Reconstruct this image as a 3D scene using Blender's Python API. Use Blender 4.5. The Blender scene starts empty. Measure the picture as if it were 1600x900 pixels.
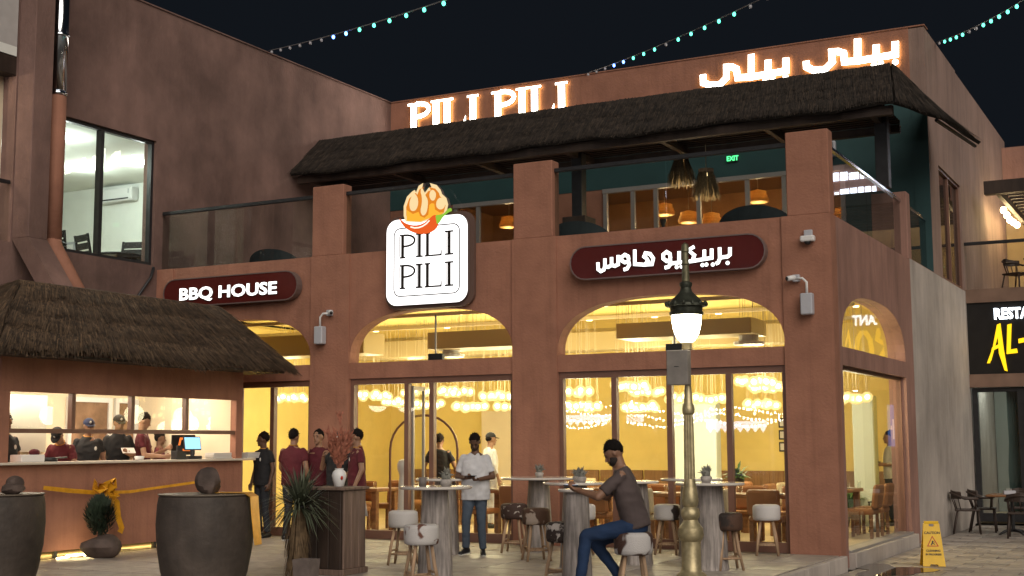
import bpy, math, random
import numpy as np
from mathutils import Vector, Matrix
random.seed(7)
sc = bpy.context.scene
col = sc.collection
R = math.radians

# ------------------------------------------------------------------ camera
cam_d = bpy.data.cameras.new('camera')
cam_d.sensor_width = 36.0
cam_d.lens = 36.0 * 2068.82 / 1600.0
cam_d.clip_start = 0.1
cam_d.clip_end = 2000.0
cam = bpy.data.objects.new('camera', cam_d)
col.objects.link(cam)
cam.location = (4.6406, -18.4360, 1.55)
cam.rotation_euler = (Matrix.Rotation(R(27.8201), 4, 'Z') @ Matrix.Rotation(R(90 + 6.691), 4, 'X') @ Matrix.Rotation(R(-0.273), 4, 'Z')).to_euler()
sc.camera = cam

# ------------------------------------------------------------------ night sky, one dim soft sun for the glow of the lit plaza
w = bpy.data.worlds.new('World'); sc.world = w; w.use_nodes = True
bg = w.node_tree.nodes['Background']
bg.inputs['Color'].default_value = (0.28, 0.36, 0.50, 1)
bg.inputs['Strength'].default_value = 0.0165
sun_d = bpy.data.lights.new('plaza_glow', 'SUN')
sun_d.energy = 1.9; sun_d.angle = R(55); sun_d.color = (1.0, 0.90, 0.79)
sun = bpy.data.objects.new('plaza_glow', sun_d); col.objects.link(sun)
sun.rotation_euler = Vector((-0.58, 0.62, -0.50)).to_track_quat('-Z', 'Y').to_euler()

sc.view_settings.view_transform = 'Standard'
sc.view_settings.look = 'None'
sc.view_settings.exposure = 0.32
sc.view_settings.gamma = 1.0
sc.view_settings.use_curve_mapping = False
cy = sc.cycles
cy.use_denoising = True
try: cy.denoiser = 'OPENIMAGEDENOISE'
except Exception: pass
cy.max_bounces = 7; cy.diffuse_bounces = 3; cy.glossy_bounces = 3; cy.transmission_bounces = 4
cy.transparent_max_bounces = 14
cy.sample_clamp_indirect = 4.0
cy.caustics_reflective = False; cy.caustics_refractive = False
cy.use_light_tree = True

# ------------------------------------------------------------------ helpers
class MB:
    def __init__(s): s.v = []; s.f = []; s.m = []
    def add(s, vs, fs, mi=0):
        o = len(s.v); s.v.extend([tuple(p) for p in vs])
        for f in fs: s.f.append(tuple(i + o for i in f)); s.m.append(mi)
        return s
    def box(s, x0, x1, y0, y1, z0, z1, mi=0):
        vs = [(x0,y0,z0),(x1,y0,z0),(x1,y1,z0),(x0,y1,z0),(x0,y0,z1),(x1,y0,z1),(x1,y1,z1),(x0,y1,z1)]
        return s.add(vs, [(0,3,2,1),(4,5,6,7),(0,1,5,4),(1,2,6,5),(2,3,7,6),(3,0,4,7)], mi)
    def cbox(s, x0, x1, y0, y1, z0, z1, b=.01, mi=0):
        # box with chamfered edges (top and sides)
        ring = lambda a, z: [(x0+a,y0+a,z),(x1-a,y0+a,z),(x1-a,y1-a,z),(x0+a,y1-a,z)]
        def oct_(z, i):
            return [(x0+b+i,y0+i,z),(x1-b-i,y0+i,z),(x1-i,y0+b+i,z),(x1-i,y1-b-i,z),(x1-b-i,y1-i,z),(x0+b+i,y1-i,z),(x0+i,y1-b-i,z),(x0+i,y0+b+i,z)]
        vs = oct_(z0, b*.5) + oct_(z0+b, 0) + oct_(z1-b, 0) + oct_(z1, b*.5)
        fs = [tuple(range(7,-1,-1)), tuple(range(24,32))]
        for k in range(3):
            for i in range(8):
                j = (i+1) % 8; fs.append((k*8+i, k*8+j, k*8+8+j, k*8+8+i))
        return s.add(vs, fs, mi)
    def tube(s, pts, r, n=8, mi=0, cap=True):
        pts = [Vector(p) for p in pts]; m = len(pts)
        rs = r if isinstance(r, (list, tuple)) else [r]*m
        vs = []; prev = None
        for i, p in enumerate(pts):
            d = (pts[min(i+1,m-1)] - pts[max(i-1,0)])
            d = d.normalized() if d.length > 1e-9 else Vector((0,0,1))
            if prev is None:
                u = d.orthogonal().normalized()
            else:
                u = (prev - d*prev.dot(d))
                u = u.normalized() if u.length > 1e-6 else d.orthogonal().normalized()
            prev = u; v = d.cross(u)
            for k in range(n):
                a = 2*math.pi*k/n
                vs.append(p + (u*math.cos(a) + v*math.sin(a))*rs[i])
        fs = []
        for i in range(m-1):
            for k in range(n):
                k2 = (k+1) % n
                fs.append((i*n+k, i*n+k2, (i+1)*n+k2, (i+1)*n+k))
        if cap:
            fs.append(tuple(range(n-1,-1,-1))); fs.append(tuple((m-1)*n+k for k in range(n)))
        return s.add(vs, fs, mi)
    def lathe(s, prof, n=24, c=(0,0,0), mi=0, wob=0.0, sx=1.0, sy=1.0):
        vs = []
        rnd = [1 + random.uniform(-wob, wob) for _ in range(n)]
        for r, z in prof:
            for k in range(n):
                a = 2*math.pi*k/n
                vs.append((c[0]+r*rnd[k]*math.cos(a)*sx, c[1]+r*rnd[k]*math.sin(a)*sy, c[2]+z))
        m = len(prof); fs = []
        for i in range(m-1):
            for k in range(n):
                k2 = (k+1) % n
                fs.append((i*n+k, i*n+k2, (i+1)*n+k2, (i+1)*n+k))
        fs.append(tuple(range(n-1,-1,-1))); fs.append(tuple((m-1)*n+k for k in range(n)))
        return s.add(vs, fs, mi)
    def ell(s, c, r, n=12, m=8, mi=0, rot=None):
        vs = []; c = Vector(c)
        for i in range(m+1):
            t = math.pi*i/m
            for k in range(n):
                a = 2*math.pi*k/n
                p = Vector((r[0]*math.sin(t)*math.cos(a), r[1]*math.sin(t)*math.sin(a), -r[2]*math.cos(t)))
                if rot is not None: p = rot @ p
                vs.append(c + p)
        fs = []
        for i in range(m):
            for k in range(n):
                k2 = (k+1) % n
                fs.append((i*n+k, i*n+k2, (i+1)*n+k2, (i+1)*n+k))
        return s.add(vs, fs, mi)
    def prism(s, poly, y0, y1, mi=(0,0,0)):
        # poly in (x,z), extruded from y0 (front, towards -Y) to y1 (back); mi = front, side, back slots
        a = sum(poly[i][0]*poly[(i+1)%len(poly)][1]-poly[(i+1)%len(poly)][0]*poly[i][1] for i in range(len(poly)))
        if a < 0: poly = poly[::-1]
        n = len(poly); o = len(s.v)
        s.v.extend([(x,y0,z) for x,z in poly]); s.v.extend([(x,y1,z) for x,z in poly])
        s.f.append(tuple(o+i for i in range(n))); s.m.append(mi[0])
        s.f.append(tuple(o+n+i for i in range(n-1,-1,-1))); s.m.append(mi[2])
        for i in range(n):
            j = (i+1) % n
            s.f.append((o+i, o+n+i, o+n+j, o+j)); s.m.append(mi[1])
        return s
    def ribbon(s, pts, w, y0, y1, mi=(0,0,0), closed=False):
        # flat stroke of width w along pts (x,z), mitred, extruded in Y
        P = [Vector(p) for p in pts]; n = len(P); L = []; Rr = []
        for i in range(n):
            if closed: a, b = P[(i-1)%n], P[(i+1)%n]
            else: a, b = P[max(i-1,0)], P[min(i+1,n-1)]
            d1 = (P[i]-a); d2 = (b-P[i])
            d1 = d1.normalized() if d1.length > 1e-9 else d2.normalized()
            d2 = d2.normalized() if d2.length > 1e-9 else d1
            t = (d1+d2); t = t.normalized() if t.length > 1e-6 else d1
            nn = Vector((-t.y, t.x)); k = min(1.5, 1/max(.35, abs(t.dot(d1))))
            L.append(P[i]+nn*w/2*k); Rr.append(P[i]-nn*w/2*k)
        o = len(s.v)
        for q in (L, Rr): s.v.extend([(p.x, y0, p.y) for p in q])
        for q in (L, Rr): s.v.extend([(p.x, y1, p.y) for p in q])
        F = lambda *q: tuple(o+i for i in q)
        for i in range(n if closed else n-1):
            j = (i+1) % n
            s.f.append(F(n+i, n+j, j, i)); s.m.append(mi[0])
            s.f.append(F(2*n+i, 2*n+j, 3*n+j, 3*n+i)); s.m.append(mi[2])
            s.f.append(F(i, j, 2*n+j, 2*n+i)); s.m.append(mi[1])
            s.f.append(F(3*n+i, 3*n+j, n+j, n+i)); s.m.append(mi[1])
        if not closed:
            s.f.append(F(0, 2*n, 3*n, n)); s.m.append(mi[1])
            s.f.append(F(n-1, 2*n-1, 4*n-1, 3*n-1)); s.m.append(mi[1])
        return s
    def xf(s, M_):
        s.v = [tuple(M_ @ Vector(p)) for p in s.v]; return s
    def mesh(s, name, mats, smooth=False):
        me = bpy.data.meshes.new(name); me.from_pydata(s.v, [], s.f)
        for m in (mats if isinstance(mats, (list, tuple)) else [mats]): me.materials.append(m)
        me.polygons.foreach_set('material_index', s.m)
        if smooth: me.polygons.foreach_set('use_smooth', [True]*len(s.f))
        me.update(); return me
    def build(s, name, mats, parent=None, smooth=False, loc=None, rot=None):
        return link(name, s.mesh(name, mats, smooth), parent, loc, rot)

def link(name, me, parent=None, loc=None, rot=None):
    o = bpy.data.objects.new(name, me); col.objects.link(o)
    if parent is not None: o.parent = parent
    if loc is not None: o.location = loc
    if rot is not None: o.rotation_euler = rot
    return o
def autosmooth(o, ang=40):
    me = o.data
    me.polygons.foreach_set('use_smooth', [True]*len(me.polygons))
    try: me.set_sharp_from_angle(angle=R(ang))
    except Exception: pass
    return o
def tag(o, label=None, cat=None, group=None, kind=None):
    if label: o['label'] = label
    if cat: o['category'] = cat
    if group: o['group'] = group
    if kind: o['kind'] = kind
    return o
def thing(name, label, cat, loc=(0,0,0), rotz=0, group=None):
    o = bpy.data.objects.new(name, None); col.objects.link(o)
    o.location = loc; o.rotation_euler = (0,0,rotz); o.empty_display_size = .2
    return tag(o, label, cat, group)
def copy_tree(o, parent=None):
    c = o.copy(); col.objects.link(c); c.parent = parent
    for ch in list(o.children): copy_tree(ch, c)
    return c
def dup(o, loc, rotz, label=None):
    c = copy_tree(o); c.location = loc; c.rotation_euler = (0,0,rotz)
    if label: c['label'] = label
    return c
def text_mesh(body, size, extrude=.01, offset=0, mats=None, align='CENTER'):
    cu = bpy.data.curves.new('t', 'FONT'); cu.body = body; cu.size = size; cu.extrude = extrude; cu.offset = offset
    cu.align_x = align; cu.resolution_u = 3
    ob = bpy.data.objects.new('t', cu); col.objects.link(ob)
    bpy.context.view_layer.update()
    me = bpy.data.meshes.new_from_object(ob.evaluated_get(bpy.context.evaluated_depsgraph_get()))
    bpy.data.objects.remove(ob); bpy.data.curves.remove(cu)
    me.transform(Matrix(((1,0,0,0),(0,0,-1,0),(0,1,0,0),(0,0,0,1))))
    me.materials.clear()
    for m in (mats or []): me.materials.append(m)
    if mats and len(mats) > 1:
        me.update()
        for p in me.polygons: p.material_index = 0 if p.normal.y < -.7 else (2 if p.normal.y > .7 else 1)
    else:
        for p in me.polygons: p.material_index = 0
    return me

def lamp(parent, loc, watts, c, radius=.08):
    d = bpy.data.lights.new('lamp_light', 'POINT'); d.energy = watts; d.color = c; d.shadow_soft_size = radius
    o = bpy.data.objects.new('lamp_light', d); col.objects.link(o); o.parent = parent; o.location = loc; return o

# ------------------------------------------------------------------ materials
def nodes(name):
    m = bpy.data.materials.new(name); m.use_nodes = True
    nt = m.node_tree; return m, nt, nt.nodes['Principled BSDF']
def M(name, c, rough=.7, metal=0, var=.0, scale=4, stretch=(1,1,1), bump=0, bscale=60, spec=.4, c2=None, var2=0, scale2=.6, detail=4, streak=0):
    m, nt, b = nodes(name)
    b.inputs['Roughness'].default_value = rough; b.inputs['Metallic'].default_value = metal
    b.inputs['Specular IOR Level'].default_value = spec
    c = tuple(c)
    if var or c2:
        tc = nt.nodes.new('ShaderNodeTexCoord'); mp = nt.nodes.new('ShaderNodeMapping'); mp.inputs['Scale'].default_value = stretch
        nt.links.new(tc.outputs['Object'], mp.inputs['Vector'])
        nz = nt.nodes.new('ShaderNodeTexNoise'); nz.inputs['Scale'].default_value = scale; nz.inputs['Detail'].default_value = detail
        nt.links.new(mp.outputs['Vector'], nz.inputs['Vector'])
        rp = nt.nodes.new('ShaderNodeValToRGB')
        rp.color_ramp.elements[0].position = .32; rp.color_ramp.elements[1].position = .68
        lo = tuple(x*(1-var) for x in c); hi = tuple(x*(1+var) for x in (c2 or c))
        rp.color_ramp.elements[0].color = (*lo, 1); rp.color_ramp.elements[1].color = (*hi, 1)
        nt.links.new(nz.outputs['Fac'], rp.inputs['Fac'])
        out = rp.outputs['Color']
        if var2:
            n2 = nt.nodes.new('ShaderNodeTexNoise'); n2.inputs['Scale'].default_value = scale2; n2.inputs['Detail'].default_value = 6; n2.inputs['Roughness'].default_value = .65
            nt.links.new(tc.outputs['Object'], n2.inputs['Vector'])
            mr = nt.nodes.new('ShaderNodeMapRange'); mr.inputs['From Min'].default_value = .3; mr.inputs['From Max'].default_value = .7
            mr.inputs['To Min'].default_value = 1-var2; mr.inputs['To Max'].default_value = 1+var2
            nt.links.new(n2.outputs['Fac'], mr.inputs['Value'])
            mx = nt.nodes.new('ShaderNodeMix'); mx.data_type = 'RGBA'; mx.blend_type = 'MULTIPLY'; mx.inputs[0].default_value = 1
            nt.links.new(out, mx.inputs[6]); nt.links.new(mr.outputs[0], mx.inputs[7]); out = mx.outputs[2]
        if streak:   # rain streaks and scuffs
            m3 = nt.nodes.new('ShaderNodeMapping'); m3.inputs['Scale'].default_value = (5,5,.22); nt.links.new(tc.outputs['Object'], m3.inputs['Vector'])
            n3 = nt.nodes.new('ShaderNodeTexNoise'); n3.inputs['Scale'].default_value = 1.6; n3.inputs['Detail'].default_value = 7; n3.inputs['Roughness'].default_value = .7; nt.links.new(m3.outputs[0], n3.inputs['Vector'])
            r3 = nt.nodes.new('ShaderNodeMapRange'); r3.inputs['From Min'].default_value = .5; r3.inputs['From Max'].default_value = .78; r3.inputs['To Min'].default_value = 1; r3.inputs['To Max'].default_value = 1-streak; nt.links.new(n3.outputs['Fac'], r3.inputs['Value'])
            x3 = nt.nodes.new('ShaderNodeMix'); x3.data_type = 'RGBA'; x3.blend_type = 'MULTIPLY'; x3.inputs[0].default_value = 1
            nt.links.new(out, x3.inputs[6]); nt.links.new(r3.outputs[0], x3.inputs[7]); out = x3.outputs[2]
        nt.links.new(out, b.inputs['Base Color'])
    else:
        b.inputs['Base Color'].default_value = (*c, 1)
    if bump:
        tc2 = nt.nodes.new('ShaderNodeTexCoord'); mp2 = nt.nodes.new('ShaderNodeMapping'); mp2.inputs['Scale'].default_value = stretch
        nt.links.new(tc2.outputs['Object'], mp2.inputs['Vector'])
        nb = nt.nodes.new('ShaderNodeTexNoise'); nb.inputs['Scale'].default_value = bscale; nb.inputs['Detail'].default_value = 5
        nt.links.new(mp2.outputs['Vector'], nb.inputs['Vector'])
        bp = nt.nodes.new('ShaderNodeBump'); bp.inputs['Strength'].default_value = bump; bp.inputs['Distance'].default_value = .02
        nt.links.new(nb.outputs['Fac'], bp.inputs['Height']); nt.links.new(bp.outputs['Normal'], b.inputs['Normal'])
    return m
def EM(name, c, s):
    m = bpy.data.materials.new(name); m.use_nodes = True; nt = m.node_tree; nt.nodes.clear()
    e = nt.nodes.new('ShaderNodeEmission'); e.inputs['Color'].default_value = (*c, 1); e.inputs['Strength'].default_value = s
    o = nt.nodes.new('ShaderNodeOutputMaterial'); nt.links.new(e.outputs[0], o.inputs[0]); return m
def GL(name, tint=(.95,.96,.95), ior=1.45, rough=0.0):
    m = bpy.data.materials.new(name); m.use_nodes = True; nt = m.node_tree; nt.nodes.clear()
    t = nt.nodes.new('ShaderNodeBsdfTransparent'); t.inputs['Color'].default_value = (*tint, 1)
    g = nt.nodes.new('ShaderNodeBsdfGlossy'); g.inputs['Roughness'].default_value = rough
    f = nt.nodes.new('ShaderNodeFresnel'); f.inputs['IOR'].default_value = ior
    x = nt.nodes.new('ShaderNodeMixShader'); o = nt.nodes.new('ShaderNodeOutputMaterial')
    ge = nt.nodes.new('ShaderNodeNewGeometry'); iv = nt.nodes.new('ShaderNodeMath'); iv.operation = 'SUBTRACT'; iv.inputs[0].default_value = 1
    ml = nt.nodes.new('ShaderNodeMath'); ml.operation = 'MULTIPLY'      # the pane reflects from its outer faces only
    nt.links.new(ge.outputs['Backfacing'], iv.inputs[1]); nt.links.new(f.outputs[0], ml.inputs[0]); nt.links.new(iv.outputs[0], ml.inputs[1])
    nt.links.new(ml.outputs[0], x.inputs[0]); nt.links.new(t.outputs[0], x.inputs[1]); nt.links.new(g.outputs[0], x.inputs[2]); nt.links.new(x.outputs[0], o.inputs[0])
    return m
def COW(name, ca, cb, scale, thr, seed, soft=.02):
    m, nt, b = nodes(name)
    b.inputs['Roughness'].default_value = .75
    tc = nt.nodes.new('ShaderNodeTexCoord'); mp = nt.nodes.new('ShaderNodeMapping'); mp.inputs['Location'].default_value = (seed, seed*1.7, seed*.6)
    nt.links.new(tc.outputs['Object'], mp.inputs['Vector'])
    nz = nt.nodes.new('ShaderNodeTexNoise'); nz.inputs['Scale'].default_value = scale; nz.inputs['Detail'].default_value = 3; nz.inputs['Distortion'].default_value = .4
    nt.links.new(mp.outputs['Vector'], nz.inputs['Vector'])
    rp = nt.nodes.new('ShaderNodeValToRGB'); e = rp.color_ramp.elements
    e[0].position = thr-soft; e[1].position = thr+soft; e[0].color = (*ca,1); e[1].color = (*cb,1)
    nt.links.new(nz.outputs['Fac'], rp.inputs['Fac'])
    n2 = nt.nodes.new('ShaderNodeTexNoise'); n2.inputs['Scale'].default_value = 90
    nt.links.new(tc.outputs['Object'], n2.inputs['Vector'])
    bp = nt.nodes.new('ShaderNodeBump'); bp.inputs['Strength'].default_value = .5; bp.inputs['Distance'].default_value = .01
    nt.links.new(n2.outputs['Fac'], bp.inputs['Height']); nt.links.new(bp.outputs['Normal'], b.inputs['Normal'])
    nt.links.new(rp.outputs['Color'], b.inputs['Base Color']); return m

stucco = M('terracotta_stucco', (.315,.145,.095), .85, var=.10, scale=3, bump=.4, bscale=24, var2=.12, scale2=.5, streak=.22)
stucco_side = M('side_stucco', (.30,.165,.13), .85, var=.12, scale=3, stretch=(1,1,.35), bump=.4, bscale=24, var2=.16, scale2=.6, streak=.3)
wing_st = M('mottled_wing_stucco', (.195,.118,.100), .85, var=.20, scale=1.5, stretch=(1,1,.6), bump=.45, bscale=20, var2=.48, scale2=.30, streak=.10)
concrete = M('streaked_concrete', (.40,.355,.32), .85, var=.16, scale=1.6, stretch=(1,1,.40), bump=.35, bscale=30, var2=.30, scale2=.35, streak=.22)
upper_side = M('streaked_upper_stucco', (.27,.185,.155), .85, var=.15, scale=2.4, stretch=(1,1,.15), bump=.3, bscale=30, var2=.2, scale2=.5, streak=.35)
teal = M('teal_paint', (.024,.066,.070), .6, var=.08, scale=2, bump=.1)
yellow = M('ochre_interior_plaster', (.80,.635,.23), .8, var=.05, scale=2, bump=.1)
cream = M('cream_plaster', (.72,.62,.46), .8, var=.04, scale=2, bump=.1)
white_in = M('white_plaster', (.78,.80,.76), .8, var=.03)
orange_in = M('rust_interior', (.42,.215,.095), .8, var=.15, scale=2)
floor_in = M('pale_interior_tile', (.55,.45,.30), .35, var=.08, scale=3)
black_m = M('black_metal', (.02,.02,.022), .45, metal=.0, var=.2, scale=8)
dark_wood = M('dark_stained_wood', (.035,.022,.016), .6, var=.35, scale=6, stretch=(1,1,.2), bump=.2)
frame_br = M('brown_aluminium', (.17,.085,.06), .45, var=.06, scale=6)
frame_gr = M('grey_aluminium', (.34,.32,.31), .4, metal=.3)
glass = GL('window_glass', (.95,.96,.95), 1.52)
glass_dark = GL('tinted_rail_glass', (.84,.86,.85), 1.55)
glass_lw = GL('clear_wing_glass', (.93,.97,.94), 1.65)
wood = M('warm_wood', (.22,.105,.045), .5, var=.3, scale=5, stretch=(.4,3,3), bump=.15)
wood_pale = M('pale_peeled_wood', (.36,.24,.15), .65, var=.3, scale=7, stretch=(4,4,.6), bump=.3)
grey_wood = M('grey_weathered_log', (.27,.24,.225), .6, var=.4, scale=9, stretch=(3,3,.25), bump=.6, bscale=14, var2=.25, scale2=2.5)
plank = M('weathered_plank', (.17,.115,.09), .7, var=.3, scale=6, stretch=(4,4,.3), bump=.4, bscale=20)
white_pl = M('white_plastic', (.7,.7,.7), .4)
grey_pl = M('grey_plastic', (.42,.43,.47), .45)
steel = M('polished_steel', (.62,.66,.72), .12, metal=1)
brass = M('aged_gold_paint', (.46,.39,.23), .42, metal=.6, var=.25, scale=12, bump=.12, bscale=30)
iron = M('dark_green_iron', (.055,.06,.045), .45, metal=.5, var=.35, scale=20, bump=.3)
lamp_gl = EM('lit_lamp_globe', (1,.90,.68), 24)
bulb_warm = EM('warm_bulb', (1,.70,.32), 9.0)
pot_m = M('dark_glazed_clay', (.064,.050,.041), .65, var=.3, scale=3, bump=.5, bscale=12, var2=.25, scale2=2, streak=.3)
stone_m = M('brown_rock', (.085,.06,.05), .75, var=.4, scale=5, bump=.8, bscale=8)
gold_sat = M('gold_satin', (.68,.33,.02), .32, metal=.25, var=.15, scale=10)
leaf = M('dull_green_leaf', (.075,.088,.055), .55, var=.4, scale=8)
leaf2 = M('fresh_green_leaf', (.05,.12,.03), .5, var=.4, scale=8)
dry_leaf = M('dry_leaf', (.13,.085,.045), .8, var=.4, scale=12)
red_plume = M('rust_red_plume', (.30,.105,.065), .75, var=.35, scale=20)
yellow_pl = M('yellow_plastic', (.75,.46,.01), .4, var=.06, scale=6)
red_pr = M('red_print', (.45,.03,.01), .5)
blk_pr = M('black_print', (.015,.012,.01), .5)
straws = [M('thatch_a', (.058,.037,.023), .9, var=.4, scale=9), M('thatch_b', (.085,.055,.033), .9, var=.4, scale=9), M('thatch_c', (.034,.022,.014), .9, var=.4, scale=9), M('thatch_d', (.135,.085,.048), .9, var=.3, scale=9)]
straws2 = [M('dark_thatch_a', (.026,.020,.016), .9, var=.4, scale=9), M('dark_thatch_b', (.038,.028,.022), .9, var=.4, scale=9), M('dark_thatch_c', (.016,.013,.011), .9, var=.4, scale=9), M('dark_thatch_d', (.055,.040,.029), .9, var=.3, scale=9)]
# ================================================================== GROUND
ZS = -0.205   # street level beside the terrace (terrace top is z = 0)
g = MB(); g.box(-300, 300, -300, 300, -1.2, ZS-.05); g.build('ground', M('far_paving', (.16,.145,.13), .8, var=.2, scale=2))
tag(bpy.data.objects['ground'], kind='structure')
slab_cols = [M('paver_a', (.34,.30,.262), .55, var=.16, scale=6, bump=.25, bscale=60, var2=.12, scale2=1.2), M('paver_b', (.265,.232,.205), .45, var=.16, scale=6, bump=.25, bscale=60, var2=.12, scale2=1.2), M('paver_c', (.375,.33,.29), .6, var=.16, scale=6, bump=.25, bscale=60, var2=.12, scale2=1.2)]
joint_m = M('paving_joint', (.07,.06,.052), .9, var=.2, scale=8)
wet = M('wet_paver', (.10,.085,.075), .06, var=.2, scale=3, spec=.6)
def frustum_ok(x, y, z, mx=30):
    q = CAMI @ Vector((x, y, z))
    if q.z > -2: return False
    px = 800 + 2068.82*q.x/-q.z; py = 450 - 2068.82*q.y/-q.z
    return -mx < px < 1600+mx and py < 900+mx
CAMI = (Matrix.Translation(cam.location) @ cam.rotation_euler.to_matrix().to_4x4()).inverted()
terrace = MB().box(-16, -.02, -20, -.004, ZS-.05, -.012).build('terrace', joint_m); tag(terrace, 'paved terrace raised one step above the street', kind='structure')
curb = MB()
for i in range(20):
    y0 = -20 + i; curb.cbox(-.0, .09, y0+.004, y0+.996, ZS-.05, -.004, .012)
curb.build('kerb_edge', concrete, terrace)
street = MB().box(.09, 14, -20, 11.45, ZS-.05, ZS-.012).build('street', joint_m); tag(street, 'paved street beside the restaurant', kind='structure')
sl_me = [MB().cbox(-.293, .293, -.293, .293, -.03, 0, .006).mesh('paving_slab', m) for m in slab_cols]
st_me = [MB().cbox(-.292, .292, -.192, .192, -.03, 0, .007).mesh('paving_slab', m) for m in slab_cols]
hf_me = MB().cbox(-.138, .138, -.192, .192, -.03, 0, .007).mesh('paving_slab', slab_cols[1])
cand = []
for i in range(20):
    for j in range(22):
        x = -.32 - i*.6; y = -.32 - j*.6
        if True:
            if frustum_ok(x, y, 0, 60): cand.append((x, y))
cand.sort(key=lambda p: (p[0]-4.64)**2 + (p[1]+18.4)**2)
rest = MB()
for k, (x, y) in enumerate(cand):
    if -12 < x < -9.7 and -6 < y < -1: continue
    if k < 285: link('paving_slab', random.choice(sl_me), terrace, (x, y, random.uniform(-.002,.001)), (random.uniform(-.002,.002),random.uniform(-.002,.002),0))
    else: rest.cbox(x-.296, x+.296, y-.296, y+.296, -.03, 0, .006)
if rest.v: tag(rest.build('far_paving_slabs', slab_cols[0], terrace), kind='stuff')
cnt = 0
for j in range(40):
    for i in range(9):
        x = .42 + i*.6 + (.3 if j % 2 else 0); y = -3.8 + j*.4
        if i == 0 and j % 2 and y < 11.2 and frustum_ok(.27, y, ZS, 40): link('paving_slab', hf_me, street, (.262, y, ZS))
        if y > 11.2 or not frustum_ok(x, y, ZS, 40): continue
        link('paving_slab', random.choice(st_me), street, (x, y, ZS+random.uniform(-.003,.002)), (random.uniform(-.003,.003),random.uniform(-.003,.003),0)); cnt += 1
# puddle of mop water
pp = MB(); n = 26
pts = []
for k in range(n):
    a = 2*math.pi*k/n; r = 1 + .28*math.sin(3*a+1) + .16*math.sin(5*a)
    pts.append((.55 + .50*r*math.cos(a) - .2*math.sin(a), .35 + .85*r*math.sin(a)))
pp.add([(x, y, ZS+.006) for x, y in pts] + [(x, y, ZS-.004) for x, y in pts], [tuple(range(n))] + [(i, n+i, n+(i+1)%n, (i+1)%n) for i in range(n)])
tag(pp.build('puddle', M('standing_water', (.05,.042,.038), .03, spec=.8)), 'shiny puddle of water on the street by the yellow caution sign', 'puddle')

# ================================================================== RESTAURANT
B = thing('restaurant_building', 'two-storey terracotta restaurant with arched windows, balcony and flat roof', 'building')
def arch(u, n=2.6):   # u in -1..1 -> 0..1
    return max(0, 1-abs(u)**n)**(1/n)
SILL, TOP, HEAD, PAR, PTOP = 2.905, 3.75, 2.64, 4.77, 5.99
def arch_spandrel(mb, a0, a1, z0, ztop, rise, d0, d1, axis='X', N=28, top=PAR):
    # wall above an arched opening from a0..a1; d0 front, d1 back depth
    for i in range(N):
        u0 = -1+2*i/N; u1 = -1+2*(i+1)/N
        # denser near ends
        f = lambda u: math.sin(u*math.pi/2)
        u0, u1 = f(u0), f(u1)
        p0 = (a0+a1)/2 + u0*(a1-a0)/2; p1 = (a0+a1)/2 + u1*(a1-a0)/2
        h0 = z0+rise*arch(u0); h1 = z0+rise*arch(u1)
        if axis == 'X':
            mb.add([(p0,d0,h0),(p1,d0,h1),(p1,d0,top),(p0,d0,top),(p0,d1,h0),(p1,d1,h1)], [(0,1,2,3),(0,4,5,1)])
        else:
            mb.add([(d0,p0,h0),(d0,p1,h1),(d0,p1,top),(d0,p0,top),(d1,p0,h0),(d1,p1,h1)], [(0,1,2,3),(0,4,5,1)])
    return mb
TH = .30
fw_ = MB()
bays = [(-12.13,-9.01), (-8.21,-5.09), (-4.31,-.71)]
piers = [(-12.52,-12.13), (-9.01,-8.21), (-5.09,-4.31), (-.71,0)]
for a, b in piers: fw_.box(a, b, 0 if b < -.1 else 0, TH, -.2, PAR)
for a, b in bays:
    fw_.box(a, b, .03, TH, HEAD, SILL)
    arch_spandrel(fw_, a, b, SILL, TOP, TOP-SILL, .03, TH)
    fw_.add([(a,.03,PAR),(b,.03,PAR),(b,TH,PAR),(a,TH,PAR)], [(0,1,2,3)])
fw_.build('facade_wall', stucco, B)
for k, (a, b) in enumerate([(-9.0,-8.35), (-5.06,-4.37), (-.62,0)]):
    MB().cbox(a, b, .002, .26, PAR, PTOP, .012).build('balcony_pillar', stucco, B)
MB().cbox(-.62, -.001, 5.45, 5.75, PAR+.003, PTOP, .012).build('balcony_pillar', stucco_side, B)
# side wall (x = 0)
sw = MB(); s0, s1 = .45, 4.85
sw.box(-TH, -.003, TH, s0, -.2, PAR); sw.box(-TH, -.003, s1, 5.55, -.2, PAR)
sw.box(-TH, -.003, s0, s1, HEAD, SILL)
arch_spandrel(sw, s0, s1, SILL, TOP, TOP-SILL, -.003, -TH, 'Y')
sw.add([(-.003,s0,PAR),(-.003,s1,PAR),(-TH,s1,PAR),(-TH,s0,PAR)], [(0,1,2,3)])
sw.build('side_wall', stucco_side, B)
MB().box(-.30, .0, 5.55, 11.45, -.25, 4.79).build('concrete_side_wall', concrete, B)
MB().cbox(-.32, .10, s0, s1+.05, ZS-.03, .0, .01).build('window_step', concrete, B)
MB().cbox(-.2, .03, s0+.01, s1-.01, .003, .035, .008).build('window_sill', frame_gr, B)
us = MB(); y0, y1 = 8.84, 11.43
us.box(-.3, 0, 7.86, y0, 4.793, 9.70); us.box(-.3, 0, y1, 19.2, 4.793, 9.66)
us.box(-.3, 0, y0, y1, 7.10, 9.70); us.build('upper_side_wall', upper_side, B)
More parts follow.
